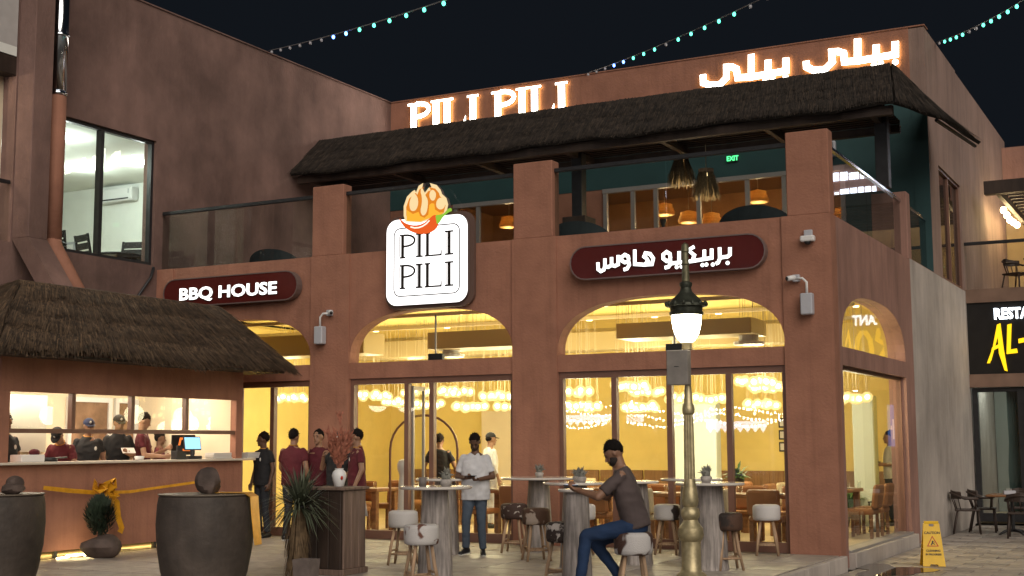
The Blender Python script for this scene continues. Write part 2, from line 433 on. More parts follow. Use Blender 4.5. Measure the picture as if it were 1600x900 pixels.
# upper back wall and parapet
MB().box(-12.52, -.3, 7.86, 8.16, 8.3, 9.72).build('parapet_wall', stucco, B)
MB().cbox(-12.52, .02, 7.84, 8.2, 9.722, 9.75, .008).build('parapet_coping', stucco, B)
tw = MB(); tw.box(-.301, -.001, 7.845, 7.858, 4.81, 8.3); tw.box(-12.52, -.302, 7.855, 8.15, 7.08, 8.298); tw.box(-1.65, -.302, 7.855, 8.15, 4.36, 7.08); tw.build('teal_wall', teal, B)
bw = MB(); bw.box(-8.95, -6.95, 7.865, 8.15, 4.36, 7.08); bw.box(-12.52, -10.75, 7.865, 8.15, 4.36, 7.08); bw.build('upper_infill_wall', stucco, B)
# upper glazing
for a, b in [(-6.95,-1.65), (-10.75,-8.95)]:
    xs = [-6.9,-6.25,-5.72,-4.75,-3.68,-2.9,-1.7] if a > -8 else [-10.7,-10.1,-9.0]
    fr = MB(); fr.box(a, b, 7.80, 7.90, 6.98, 7.075)
    fr.build('glazing_head', frame_gr, B)
    for x in xs: MB().box(x-.045, x+.045, 7.82, 7.90, 4.36, 6.978).build('glazing_mullion', frame_gr, B)
    for p, q in zip(xs, xs[1:]): MB().box(p+.047, q-.047, 7.85, 7.862, 4.37, 6.975).build('pane', glass, B)
# upper room
ur = MB(); ur.box(-12.2, -.31, 12.4, 12.6, 4.36, 8.0); ur.box(-12.4, -12.2, 8.2, 12.6, 4.36, 8.0); ur.box(-.31,-.303,8.16,12.4,4.36,8.0); ur.build('upper_room_wall', orange_in, B)
MB().box(-12.2, -.31, 8.15, 12.4, 7.62, 7.75).build('upper_room_ceiling', M('brown_ceiling', (.30,.17,.09), .8), B)
MB().box(-12.5, -.3, TH, 12.4, 4.12, 4.355).build('upper_floor_slab', concrete, B)
# ground floor interior
gi = MB(); gi.box(-13.2, -.31, 9.0, 9.2, -.1, 4.1); gi.box(-13.4, -13.2, TH, 9.2, -.1, 4.1); gi.box(-.309, -.302, 5.56, 9.0, -.1, 4.1); gi.build('interior_wall', yellow, B)
MB().box(-13.2, -.31, TH, 9.0, -.2, -.002).build('interior_floor', floor_in, B)
MB().box(-13.2, -.31, TH, 9.0, 4.0, 4.1).build('interior_ceiling', yellow, B)
for k,(x0,x1,y,z0,z1,d) in enumerate([(-12.0,-9.2,1.9,3.22,3.62,.7),(-7.7,-5.5,1.7,3.22,3.52,.8),(-4.0,-1.7,1.6,3.25,3.50,.8),(-11.5,-1.2,4.6,3.32,3.66,.7)]):
    MB().cbox(x0, x1, y, y+d, z0, z1, .01).build('air_duct', M('galvanised_duct', (.45,.36,.20), .5, metal=.2) if k == 0 else bpy.data.materials['galvanised_duct'], B)
for x, y in [(-7.5,2.2),(-6.2,3.6),(-3.5,3.3),(-1.9,2.1),(-10.2,2.6)]:
    MB().lathe([(.24,.0),(.25,.05),(.16,.07),(.16,.42)], 16, (x, y, 3.1)).build('round_diffuser', white_pl, B)
for x in (-11.4,-9.6,-7.9,-6.3,-4.9,-3.6,-2.3,-1.0):
    for y in (1.1, 3.2, 5.6):
        d = MB().lathe([(.0,.0),(.06,.0),(.06,.02),(.0,.02)], 12, (x, y, 3.975)); d.build('downlight', bulb_warm, B)
for yy in (.9, 2.9, 5.2): MB().box(-12.8, -.4, yy, yy+.05, 3.72, 3.78).build('ceiling_pipe', cream, B)
# bar back wall panels, framed pictures, pale lit column seen through the glass
MB().cbox(-4.95, -4.05, 6.6, 6.9, 0, 2.35, .02).build('pale_column', M('pale_blue_panel', (.62,.70,.66), .5), B)
MB().cbox(-1.35, -.95, 6.5, 6.8, 0, 2.4, .02).build('pale_column', bpy.data.materials['pale_blue_panel'], B)
MB().box(-10.5, -9.2, 8.7, 9.0, 0, 2.3).build('service_niche', cream, B)
wains = M('oak_panelling', (.24,.125,.05), .5, var=.25, scale=6, stretch=(6,6,.4))
for k in range(12):
    x = -12.9+k*1.06; MB().cbox(x,x+1.02,8.94,8.998,0,.95,.012).build('wall_panel', wains, B)
# ---- ground floor glazing
def bay_glazing(a, b, xs, wide=None):
    hd = MB(); hd.box(a, b, .07, .17, 2.54, HEAD-.002); hd.box(a, a+.07, .07, .17, 0, 2.538); hd.box(b-.07, b, .07, .17, 0, 2.538)
    hd.box(a+.072, b-.072, .075, .165, .0, .14); hd.build('door_frame', frame_br, B)
    for x in xs: MB().box(x-.042, x+.042, .072, .168, .143, 2.537).build('mullion', frame_br, B)
    e = [a+.07] + list(xs) + [b-.07]
    for i, (p, q) in enumerate(zip(e, e[1:])):
        pw0 = .044 if i else .002; pw1 = .044 if i < len(e)-2 else .002
        MB().box(p+pw0, q-pw1, .115, .127, .143, 2.536).build('pane', glass, B)
    # arched pane
    N = 24; poly = [(a+.005, SILL+.003)] ; 
    for i in range(N+1):
        u = math.sin((-1+2*i/N)*math.pi/2); poly.append(((a+b)/2+u*((b-a)/2-.004), SILL+.004+(TOP-SILL-.006)*arch(u)))
    poly.append((b-.005, SILL+.003))
    poly = [p for k,p in enumerate(poly) if k == 0 or abs(p[0]-poly[k-1][0])+abs(p[1]-poly[k-1][1]) > 1e-4]
    MB().prism(poly, .20, .212).build('arched_pane', glass, B)
bay_glazing(-12.13,-9.01, (-11.4,-10.6,-9.86))
bay_glazing(-8.21,-5.09, (-7.1,-6.62))
bay_glazing(-4.31,-.71, (-3.39,-2.5,-1.58))
for x, z in [(-6.64,3.62),(-2.46,3.66)]:
    MB().box(x-.012, x+.012, .225, .25, SILL+.12, z+.05).build('closer_rod', frame_gr, B)
    MB().cbox(x-.14, x+.14, .215, .30, SILL+.0, SILL+.12, .01).build('closer_box', black_m, B)
# open door leaf, half open inward in the middle bay
dl = thing('door_leaf', 'glass door leaf with brown frame standing ajar in the middle bay', 'door', (-7.05,.18,0), R(98))
MB().box(0,.05,-.02,.02,.02,2.5).build('door_stile', frame_gr, dl); MB().box(.43,.48,-.02,.02,.02,2.5).build('door_stile', frame_gr, dl)
MB().box(.052,.428,-.02,.02,2.43,2.5).build('door_rail', frame_gr, dl); MB().box(.052,.428,-.02,.02,.02,.16).build('door_rail', frame_gr, dl)
MB().box(.052,.428,-.005,.005,.162,2.428).build('pane', glass, dl)
# side window panes
MB().box(-.13,-.118, s0+.06, 2.62, .04, 2.58).build('pane', glass, B); MB().box(-.13,-.118, 2.63, s1-.06, .04, 2.58).build('pane', glass, B)
sf = MB(); sf.box(-.17,-.09,s0,s0+.05,.037,2.637); sf.box(-.17,-.09,s1-.05,s1,.037,2.637); sf.box(-.17,-.09,s0+.05,s1-.05,2.585,2.637); sf.build('window_frame', frame_br, B)
N = 24; poly = [(s0+.005, SILL+.003)]
for i in range(N+1):
    u = math.sin((-1+2*i/N)*math.pi/2); poly.append(((s0+s1)/2+u*((s1-s0)/2-.004), SILL+.004+(TOP-SILL-.006)*arch(u)))
poly.append((s1-.005, SILL+.003)); poly = [p for k,p in enumerate(poly) if k == 0 or abs(p[0]-poly[k-1][0])+abs(p[1]-poly[k-1][1]) > 1e-4]
mb = MB().prism(poly, -.006, .006); mb.v = [(-.17+y, x, z) for x, y, z in mb.v]; mb.build('arched_pane', glass, B)
# upper side window
for a, b in [(8.90,10.10),(10.16,11.37)]: MB().box(-.10,-.088, a, b, 4.86, 7.05).build('pane', GL('smoky_glass', (.55,.58,.60), 1.6) if a < 9 else bpy.data.materials['smoky_glass'], B)
sf = MB(); sf.box(-.15,-.04,8.84,8.90,4.80,7.10); sf.box(-.15,-.04,11.37,11.43,4.80,7.1); sf.box(-.15,-.04,10.1,10.16,4.80,7.1)
sf.box(-.15,-.04,8.90,10.1,7.05,7.1); sf.box(-.15,-.04,10.16,11.37,7.05,7.1); sf.box(-.15,-.04,8.90,10.1,4.80,4.86); sf.box(-.15,-.04,10.16,11.37,4.80,4.86); sf.build('window_frame', frame_br, B)
# balcony glass rail
for a, b in [(-12.5,-10.75),(-10.74,-9.0),(-8.35,-6.71),(-6.70,-5.06),(-4.37,-2.5),(-2.49,-.62)]:
    MB().box(a+.003, b-.003, .10, .112, PAR+.002, 5.80).build('rail_pane', glass_dark, B)
for a, b in [(-12.5,-9.0),(-8.35,-5.06),(-4.37,-.62)]:
    MB().cbox(a+.002, b-.002, .075, .14, 5.802, 5.865, .008).build('handrail', black_m, B)
for a, b in [(.27,2.85),(2.86,5.44),(5.76,7.84)]:
    MB().box(-.13,-.118, a, b, PAR+.02, 5.80).build('rail_pane', GL('clear_rail_glass', (.78,.80,.80), 1.55) if a < .3 else bpy.data.materials['clear_rail_glass'], B)
for a, b in [(.27,5.44),(5.76,7.84)]:
    MB().cbox(-.155,-.093, a, b, 5.802, 5.855, .008).build('handrail', steel, B)
MB().box(-.30,-.003,5.76,7.855,4.793,4.80).build('side_parapet_cap', stucco_side, B)

# ================================================================== LEFT WING
W = thing('wing_building', 'taller mottled brown building wing with a lit upper window', 'building', (-12.52,0,0))
XL = -12.52
# local x = world x + 12.52
lw = MB()
lw.box(-.3, 0, -.10, 7.86, 4.0, 9.72); lw.box(-.3, 0, -2.62, -.10, 7.18, 9.72); lw.box(-.3, 0, -2.62, -.10, 2.5, 4.84)
lw.box(-.3, 0, -3.40, -2.62, 2.5, 9.72); lw.box(-.3, 0, -.10, 0, 2.5, 4.0)
lw.box(-.3, 0, -9.0, -3.40, 2.5, 4.84)
lw.build('wing_wall', wing_st, W)
MB().cbox(-.34, .03, -3.4, 7.86, 9.722, 9.75, .008).build('parapet_coping', wing_st, W)
# recessed loggia further left
MB().box(-3.2, -3.0, -9, -3.4, 4.84, 9.7).build('loggia_wall', cream, W)
MB().box(-3.0, -.302, -3.55, -3.402, 4.84, 9.7).build('loggia_return_wall', cream, W)
MB().cbox(-.25, .0, -9, -3.42, 7.62, 7.92, .01).build('loggia_beam', dark_wood, W)
MB().box(-3.0, .0, -9, -3.42, 7.94, 8.1).build('loggia_soffit', white_in, W)
MB().box(-.3, 0, -9, -3.42, 8.1, 9.9).build('loggia_fascia', M('pale_render', (.45,.43,.42), .8, var=.08), W)
MB().cbox(-.08, -.02, -9, -3.42, 5.80, 5.86, .008).build('handrail', black_m, W)
MB().box(-.056, -.044, -9, -3.42, 4.86, 5.798).build('rail_pane', glass, W)
MB().cbox(-1.6,-1.3,-5.2,-4.9,7.88,7.935,.01).build('loggia_lamp', bulb_warm, W); lamp(W, (-1.45,-5.05,7.6), 45, (1,.80,.56), .12); lamp(W, (-1.45,-4.4,9.5), 6, (.8,.85,1), .2)
# window
fr = MB(); fr.box(-.16,-.06,-2.62,-2.56,4.84,7.18); fr.box(-.16,-.06,-.16,-.10,4.84,7.18); fr.box(-.16,-.06,-2.56,-.16,7.12,7.18); fr.box(-.16,-.06,-2.56,-.16,4.84,4.90); fr.box(-.17,-.05,-1.44,-1.36,4.90,7.12)
fr.build('window_frame', black_m, W)
for a, b in [(-2.555,-1.445),(-1.355,-.165)]: MB().box(-.12,-.108,a,b,4.905,7.115).build('pane', glass_lw, W)
# room behind the window
rm = MB(); rm.box(-7,-.302, 2.8, 2.9, 4.3, 7.3); rm.box(-7.1,-7.0,-6,2.9,4.3,7.3); rm.build('room_wall', white_in, W)
MB().box(-7,-.302,-3.38,2.8,7.2,7.3).build('room_ceiling', white_in, W); MB().box(-7,-.302,-3.38,2.8,4.25,4.35).build('room_floor', floor_in, W)
ceil_lt = EM('cool_ceiling_light', (.92,1,.93), 14)
for x, y in [(-1.3,-1.2),(-3.0,1.0),(-2.6,-.9),(-1.6,1.2)]: MB().lathe([(0,0),(.16,0),(.16,.02),(0,.02)],16,(x,y,7.178)).build('ceiling_light', ceil_lt, W); lamp(W, (x,y,6.95), 42, (.93,1,.94), .15)
# painted box duct and round flue
d = thing('box_duct', 'square painted duct running up the wing wall left of the window', 'duct', (XL,-3.1,0))
mb = MB(); mb.cbox(.0,.38,-.28,.12,4.9,9.9,.01); mb.build('duct_shaft', wing_st, d)
mb = MB(); mb.add([(.0,-.28,4.9),(.38,-.28,4.9),(.38,.12,4.9),(.0,.12,4.9),(1.0,-.28,3.6),(1.38,-.28,3.6),(1.38,.12,3.6),(1.0,.12,3.6)],[(0,1,2,3),(4,7,6,5),(0,4,5,1),(1,5,6,2),(2,6,7,3),(3,7,4,0)]); mb.build('duct_elbow', wing_st, d)
f = thing('flue_pipe', 'round flue pipe with polished steel top beside the wing window', 'pipe', (XL+.22,-2.72,0))
MB().tube([(0,0,4.95),(0,0,7.40)], .145, 20).build('painted_pipe', stucco, f, True)
MB().tube([(0,0,7.405),(0,0,9.9)], .15, 20).build('steel_pipe', steel, f, True)
for z in (7.41, 8.42): MB().lathe([(.152,0),(.165,.01),(.165,.05),(.152,.06)],20,(0,0,z)).build('pipe_band', steel, f, True)
MB().tube([(0,0,4.95),(.03,0,4.82),(.95,0,3.55)], .145, 20).build('pipe_elbow', stucco, f, True)
MB().box(-.22,-.0,-.02,.02,6.55,6.58).build('pipe_bracket', black_m, f)
dp = thing('drain_pipe', 'thin black drain pipe crossing the corner under the balcony rail', 'pipe', (XL,0,0))
MB().tube([(.03,-.12,4.80),(.04,-.20,4.6),(.05,-.55,4.2),(.05,-.56,3.2)], .028, 8).build('pipe_run', black_m, dp, True)
# ================================================================== THATCH
def thatch(eA, eB, rA, rB, nc, nb, mats, thick=.16, lip=.10, droop=.06, seed=1, ragL=.0):
    rng = random.Random(seed)
    eA, eB, rA, rB = map(Vector, (eA, eB, rA, rB))
    P = lambda s, t: (eA.lerp(eB, s)).lerp(rA.lerp(rB, s), t)
    nrm = (eB-eA).cross(((rA+rB)/2)-((eA+eB)/2)).normalized()
    if nrm.z < 0: nrm = -nrm
    mb = MB(); S = max(6, int((eB-eA).length/.25)); ln_ = (eB-eA).length
    wv = lambda s, k: .030*math.sin(s*ln_*1.9+k*2.3+seed)+.018*math.sin(s*ln_*4.7+k)
    for k in range(nc):
        t0 = k/nc; t1 = min(1, (k+1)/nc+.02)
        o = len(mb.v)
        for i in range(S+1):
            s = i/S; j = rng.uniform(-.012,.012)+wv(s,k)
            mb.v += [tuple(P(s,t0+j)+nrm*(-.02)), tuple(P(s,t0+j)+nrm*(lip+rng.uniform(-.012,.012))), tuple(P(s,t1)+nrm*.03), tuple(P(s,t1)-nrm*thick*.3)]
        for i in range(S):
            a = o+i*4; b = a+4
            for q in range(4):
                r_ = (q+1)%4; mb.f.append((a+q, b+q, b+r_, a+r_)); mb.m.append(0 if q != 0 else 2)
        mb.f.append((o,o+1,o+2,o+3)); mb.m.append(2); e = o+S*4; mb.f.append((e+3,e+2,e+1,e)); mb.m.append(2)
    L0 = ((rA+rB)/2-(eA+eB)/2).length
    we = (eB-eA).length; wr = (rB-rA).length
    for _ in range(nb):
        while True:
            s = rng.random(); t = rng.random()
            if rng.random() < ((1-t)*we + t*wr)/max(we,wr): break
        k = min(nc-1, int(t*nc)); tt = t*nc-k
        if rng.random() < .3: tt = rng.random()*.35
        tc_ = (k+tt)/nc
        tc_ += wv(s,k); clump = .5+.5*math.sin(s*ln_*5.3+t*9+seed)*math.sin(s*ln_*2.1-t*13)
        h = lip*(1-tt) + .03*tt + rng.uniform(0,.03)+.022*clump
        L = rng.uniform(.25,.62)
        dn = (P(s,0)-P(s,1)).normalized(); sd = dn.cross(nrm)
        d = (dn + sd*(rng.gauss(0,.16)+.10*math.sin(s*ln_*1.3+t*4)) + nrm*rng.uniform(-.05,.03)).normalized()
        a = P(s, max(0, min(1, tc_+L*.6/L0))) + nrm*(h*.8+.01)
        b = P(s, tc_) + d*rng.uniform(.0,droop*1.6) + nrm*(h+rng.uniform(-.01,.02)) - Vector((0,0,rng.uniform(0,droop*.5)))
        w_ = rng.uniform(.004,.011); sv = sd*w_
        o = len(mb.v); mb.v += [tuple(a-sv), tuple(a+sv), tuple(b+sv*.5), tuple(b-sv*.5)]
        mb.f.append((o,o+1,o+2,o+3)); mb.m.append(rng.choice((0,0,1,1,2,3)))
    return mb

# ---- balcony canopy: thatched skirt around a slatted pergola
K = thing('thatched_canopy', 'dark thatched canopy on black posts over the upper balcony', 'canopy')
zr, ze, yr, ye = 8.26-.085, 7.25-.03, 5.0, 3.9
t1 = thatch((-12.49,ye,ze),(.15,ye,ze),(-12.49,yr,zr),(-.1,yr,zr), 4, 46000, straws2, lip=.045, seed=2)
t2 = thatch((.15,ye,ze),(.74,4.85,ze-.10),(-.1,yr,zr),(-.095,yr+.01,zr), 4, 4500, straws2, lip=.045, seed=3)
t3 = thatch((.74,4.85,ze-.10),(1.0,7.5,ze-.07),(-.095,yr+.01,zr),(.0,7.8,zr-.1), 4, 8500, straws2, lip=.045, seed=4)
for t_ in (t2, t3):
    o = len(t1.v); t1.v += t_.v; t1.f += [tuple(i+o for i in f_) for f_ in t_.f]; t1.m += t_.m
tag(t1.build('thatch', straws2, K), kind='stuff')
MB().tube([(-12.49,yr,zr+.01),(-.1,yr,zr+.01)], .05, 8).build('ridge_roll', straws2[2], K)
for x in (-11.9,-6.2,-.28): MB().cbox(x-.11,x+.11,4.85,5.08,5.99 if x > -1 else 4.36,7.24,.01).build('post', black_m, K)
MB().cbox(-6.45,-5.95,4.7,5.2,4.36,5.95,.01).build('post_plinth', dark_wood, K)
MB().box(-12.4,.1,4.05,4.17,7.08,7.24).build('front_beam', dark_wood, K); MB().box(-12.4,-.1,5.62,5.74,7.12,7.26).build('back_beam', dark_wood, K)
MB().tube([(.66,4.95,7.10),(.93,7.42,7.10)],.032,6).build('side_beam', black_m, K)
for x in (-12.2,-10.2,-8.2,-6.2,-4.2,-2.2,-.3): MB().box(x-.05,x+.05,4.18,5.61,7.13,7.27).build('rafter', dark_wood, K)
for i in range(10): MB().box(-12.4,-.1,4.22+i*.155,4.28+i*.155,7.275,7.345).build('slat', dark_wood, K)

# ---- food kiosk
Q = thing('food_kiosk', 'terracotta food kiosk with thatched roof and serving hatch', 'kiosk', (-9.63,-1.0,0))
# local: x' = x+9.63, y' = y+1.0 ; front face x'=0, length y' -5..0
kw = MB()
kw.box(-.12,0,-5.0,0,.10,1.29)                      # below counter
kw.box(-.12,0,-5.0,0,2.28,2.96)                      # above hatch
kw.box(-.12,0,-5.0,-4.83,1.292,2.278); kw.box(-.12,0,-.16,0,1.292,2.278)
kw.box(-2.3,-.122,-5.0,-4.88,.1,2.76); kw.box(-2.3,-.122,-.12,0,.1,2.76)
kw.build('kiosk_wall', stucco, Q)
kb = MB(); kb.box(-2.3,-2.2,-4.88,-.12,.1,2.73); kb.box(-2.2,-.125,-.135,-.122,.24,2.6); kb.build('back_wall', cream, Q)
MB().box(-2.2,-.122,-4.88,-.12,.16,.24).build('kiosk_floor', floor_in, Q); MB().box(-2.2,-.122,-4.88,-.12,2.60,2.68).build('kiosk_ceiling', cream, Q)
for y in (-4.95,-3.9,-2.9,-1.95,-.95,-.03):
    MB().box(-.09,-.04,y-.025,y+.025,0,.098).build('foot', black_m, Q); MB().box(-2.2,-2.15,y-.025,y+.025,0,.098).build('foot', black_m, Q)
MB().cbox(-.45,.10,-5.02,.25,1.292,1.325,.008).build('counter', M('pale_counter', (.62,.55,.46), .35), Q)
MB().box(-.10,-.02,-4.83,-.16,1.72,1.78).build('hatch_rail', frame_br, Q)
ed = [-4.79,-3.68,-2.51,-1.325,-.22]
for y in ed[1:-1]: MB().box(-.10,-.02,y-.035,y+.035,1.782,2.278).build('hatch_mullion', frame_br, Q)
e2 = [-4.83]+ed[1:-1]+[-.16]
for p, q in zip(e2, e2[1:]): MB().box(-.066,-.054,p+.037,q-.037,1.783,2.277).build('pane', glass, Q)
for (a, b) in [(-1.75,-.78),(-.70,-.16)]:
    fr = MB(); fr.box(-2.2,-2.14,a,a+.08,1.2,2.34); fr.box(-2.2,-2.14,b-.08,b,1.2,2.34); fr.box(-2.2,-2.14,a+.08,b-.08,2.26,2.34); fr.box(-2.2,-2.14,a+.08,b-.08,1.2,1.28)
    fr.build('inner_window_frame', white_pl, Q); MB().box(-2.196,-2.17,a+.081,b-.081,1.281,2.259).build('inner_window_pane', M('brown_window_view', (.22,.13,.08), .15, var=.4, scale=3), Q)
fr = MB(); fr.box(-2.2,-2.14,-3.2,-2.2,1.45,2.34); fr.build('steel_hood', M('hood_steel', (.5,.48,.44), .35, metal=.7), Q)
MB().box(-2.14,-2.0,-4.7,-3.4,2.05,2.28).build('menu_strip', M('menu_strip', (.25,.27,.24), .4), Q)
strip = EM('hatch_light_tube', (1,.83,.62), 16)
for y in (-4.2,-3.1,-2.0,-.9): MB().cbox(-.9,-.82,y-.42,y+.42,2.56,2.598,.01).build('ceiling_tube_light', strip, Q); lamp(Q, (-.86,y,2.42), 34, (1,.88,.70), .22)
led = EM('warm_led_strip', (1,.68,.22), 45)
MB().box(-.62,-.55,-4.7,-.3,.086,.096).build('underglow_strip', led, Q)
# roof (local): eave x'=.5, ridge x'=-1.1
t1 = thatch((.5,-5.5,2.80),(.5,.64,2.80),(-1.1,-3.75,3.88),(-1.1,.64,3.88), 4, 56000, straws, lip=.07, thick=.2, droop=.17, seed=11)
t2 = thatch((-2.7,-5.5,2.80),(.5,-5.5,2.80),(-1.11,-3.75,3.88),(-1.09,-3.75,3.88), 4, 13000, straws, lip=.08, droop=.10, seed=12)
t3 = thatch((-2.7,-5.5,2.80),(-2.7,.64,2.80),(-1.1,-3.75,3.88),(-1.1,.64,3.88), 4, 900, straws, lip=.14, seed=13)
for t_ in (t2, t3):
    o = len(t1.v); t1.v += t_.v; t1.f += [tuple(i+o for i in f_) for f_ in t_.f]; t1.m += t_.m
rf = t1.build('thatch_roof', straws, Q); tag(rf, kind='stuff')
MB().tube([(-1.1,-3.8,3.91),(-1.1,.62,3.91)], .06, 8).build('ridge_roll', straws[1], Q)
MB().add([(.42,-5.4,2.78),(.42,.56,2.78),(-2.6,.56,2.78),(-2.6,-5.4,2.78),(.42,-5.4,2.74),(.42,.56,2.74),(-2.6,.56,2.74),(-2.6,-5.4,2.74)],[(0,1,2,3),(7,6,5,4),(0,4,5,1),(1,5,6,2),(2,6,7,3),(3,7,4,0)]).build('roof_deck', dark_wood, Q)
MB().add([(.4,.5,2.79),(-2.6,.5,2.79),(-1.1,.5,3.76),(.4,.56,2.79),(-2.6,.56,2.79),(-1.1,.56,3.76)],[(0,1,2),(5,4,3),(0,3,4,1),(1,4,5,2),(2,5,3,0)]).build('gable_board', dark_wood, Q)
# ================================================================== SIGNS
let_front = EM('sign_letter_face', (1,.93,.80), 10)
let_back = EM('sign_letter_halo', (1,.68,.25), 8)
let_side = M('sign_letter_return', (.06,.04,.02), .5)
LM = [let_front, let_side, let_back]
def serif(mb, ch, x0, x1, z0, z1, sw, y0, y1, mi=(0,1,2)):
    h = z1-z0; st = h*.07; xm = (x0+x1)/2
    def stem(cx): mb.prism([(cx-sw/2,z0),(cx+sw/2,z0),(cx+sw/2,z1),(cx-sw/2,z1)], y0, y1, mi)
    def ser(cx, z, wd): mb.prism([(cx-wd/2,z),(cx+wd/2,z),(cx+wd/2,z+st),(cx-wd/2,z+st)], y0-.003, y1-.003, mi)
    if ch == 'I': stem(xm); ser(xm, z0, x1-x0); ser(xm, z1-st, x1-x0)
    if ch == 'L':
        cx = x0+(x1-x0)*.0+sw*.9; stem(cx); ser(cx, z1-st, sw*2.0); mb.prism([(x0,z0),(x1,z0),(x1,z0+st),(x0,z0+st)], y0-.003, y1-.003, mi)
        mb.prism([(x1-sw*.45,z0+st+.001),(x1,z0+st+.001),(x1,z0+h*.31)], y0-.002, y1-.002, mi)
    if ch == 'P':
        cx = x0+sw*.9; stem(cx); ser(cx, z0, sw*2.0); ser(x0+sw*.55, z1-st, sw*1.3)
        zc = z1-h*.27; rz = h*.27-st*.5; rx = x1-cx-sw*.3; pts = []
        for k in range(11):
            a = math.pi/2-math.pi*k/10; pts.append((cx+sw*.4+max(0,math.cos(a))**.8*(rx-sw*.4), zc+math.sin(a)*rz))
        mb.ribbon(pts, sw*.62, y0-.002, y1-.002, mi)
rs = thing('rooftop_letter_sign', 'glowing white serif PILI PILI letters on the parapet at left', 'sign', (-10,7.86,9.0))
LT = [('P',-11.955,-11.34),('I',-11.325,-11.05),('L',-11.035,-10.38),('I',-10.34,-10.04),('P',-9.68,-9.06),('I',-9.052,-8.76),('L',-8.73,-8.09),('I',-8.055,-7.75)]
for ch, a, b in LT:
    mb = MB(); serif(mb, ch, a+10, b+10, -.06, .61, .165, -.10, -.045); mb.build('letter', LM, rs)
ar = thing('rooftop_arabic_sign', 'glowing white Arabic lettering on the parapet at right', 'sign', (-2.5,7.86,9.0))
AR = [[(-0.538,9.453),(-0.548,9.187),(-1.294,9.16),(-1.554,9.18),(-1.57,9.36),(-1.684,9.414),(-1.808,9.42),(-1.801,9.209),(-1.959,9.075),(-2.196,9.093),(-2.334,9.184),(-2.336,9.307)],[(-0.913,9.442),(-0.923,9.169)],[(-1.278,9.62),(-1.294,9.16)],
[(-2.759,9.431),(-2.767,9.158),(-3.502,9.128),(-3.797,9.153),(-3.819,9.341),(-3.924,9.406),(-4.038,9.413),(-4.043,9.187),(-4.187,9.059),(-4.413,9.074),(-4.557,9.147),(-4.559,9.325)],[(-3.134,9.441),(-3.142,9.152)],[(-3.489,9.614),(-3.502,9.128)]]
for i, s in enumerate(AR):
    mb = MB(); mb.ribbon([(x+2.5, z-9.0) for x, z in s], .135, -.10-.002*i, -.045-.002*i, (0,1,2)); mb.build('letter_stroke', LM, ar)
for x, z in [(-0.553,9.03),(-0.972,9.03),(-0.837,9.04),(-2.778,9.03),(-3.057,9.03),(-3.202,9.03)]:
    mb = MB(); mb.prism([(x+2.5+.06*math.cos(a*.5236), z-9.0+.06*math.sin(a*.5236)) for a in range(12)], -.10, -.045, (0,1,2)); mb.build('letter_dot', LM, ar)

def capsule(x0, x1, z0, z1, n=10):
    r = (z1-z0)/2; zc = (z0+z1)/2
    p = [(x1-r+r*math.sin(math.pi*k/n), zc-r*math.cos(math.pi*k/n)) for k in range(n+1)]
    return p + [(x0+r-r*math.sin(math.pi*k/n), zc+r*math.cos(math.pi*k/n)) for k in range(n+1)]
maroon_s = M('maroon_acrylic', (.085,.012,.010), .25, var=.1, scale=3)
sign_white = EM('lit_white_letter', (1,.97,.93), 2.0)
sign_ret = M('sign_return_metal', (.20,.15,.14), .4, metal=.4)
def board(name, label, x0, x1, z0, z1):
    t = thing(name, label, 'sign', ((x0+x1)/2,0,(z0+z1)/2)); cx = (x0+x1)/2; cz = (z0+z1)/2
    mb = MB(); mb.prism([(x-cx, z-cz) for x, z in capsule(x0,x1,z0,z1)], -.14, -.004, (0,1,1)); mb.build('board', [maroon_s, sign_ret], t)
    mb = MB(); mb.ribbon([(x-cx, z-cz) for x, z in capsule(x0+.005,x1-.005,z0+.005,z1-.005)], .018, -.15, -.139, (0,0,0), True); mb.build('edge_trim', sign_ret, t)
    return t, cx, cz
t, cx, cz = board('barbecue_sign', 'maroon pill-shaped sign reading BBQ HOUSE in white', -12.22, -9.19, 4.03, 4.54)
me = text_mesh('BBQ HOUSE', .40, .014, .012, [sign_white, sign_ret, sign_ret]); xs = [v.co.x for v in me.vertices]
k = 2.2/(max(xs)-min(xs)); zs = [v.co.z for v in me.vertices]
me.transform(Matrix.Diagonal((k, 1, .262/ (max(zs)-min(zs)), 1))); link('lettering', me, t, (-10.72-cx, -.156, 4.155-cz))
t, cx, cz = board('arabic_barbecue_sign', 'maroon pill-shaped sign with white Arabic lettering', -4.0, -.91, 4.03, 4.54)
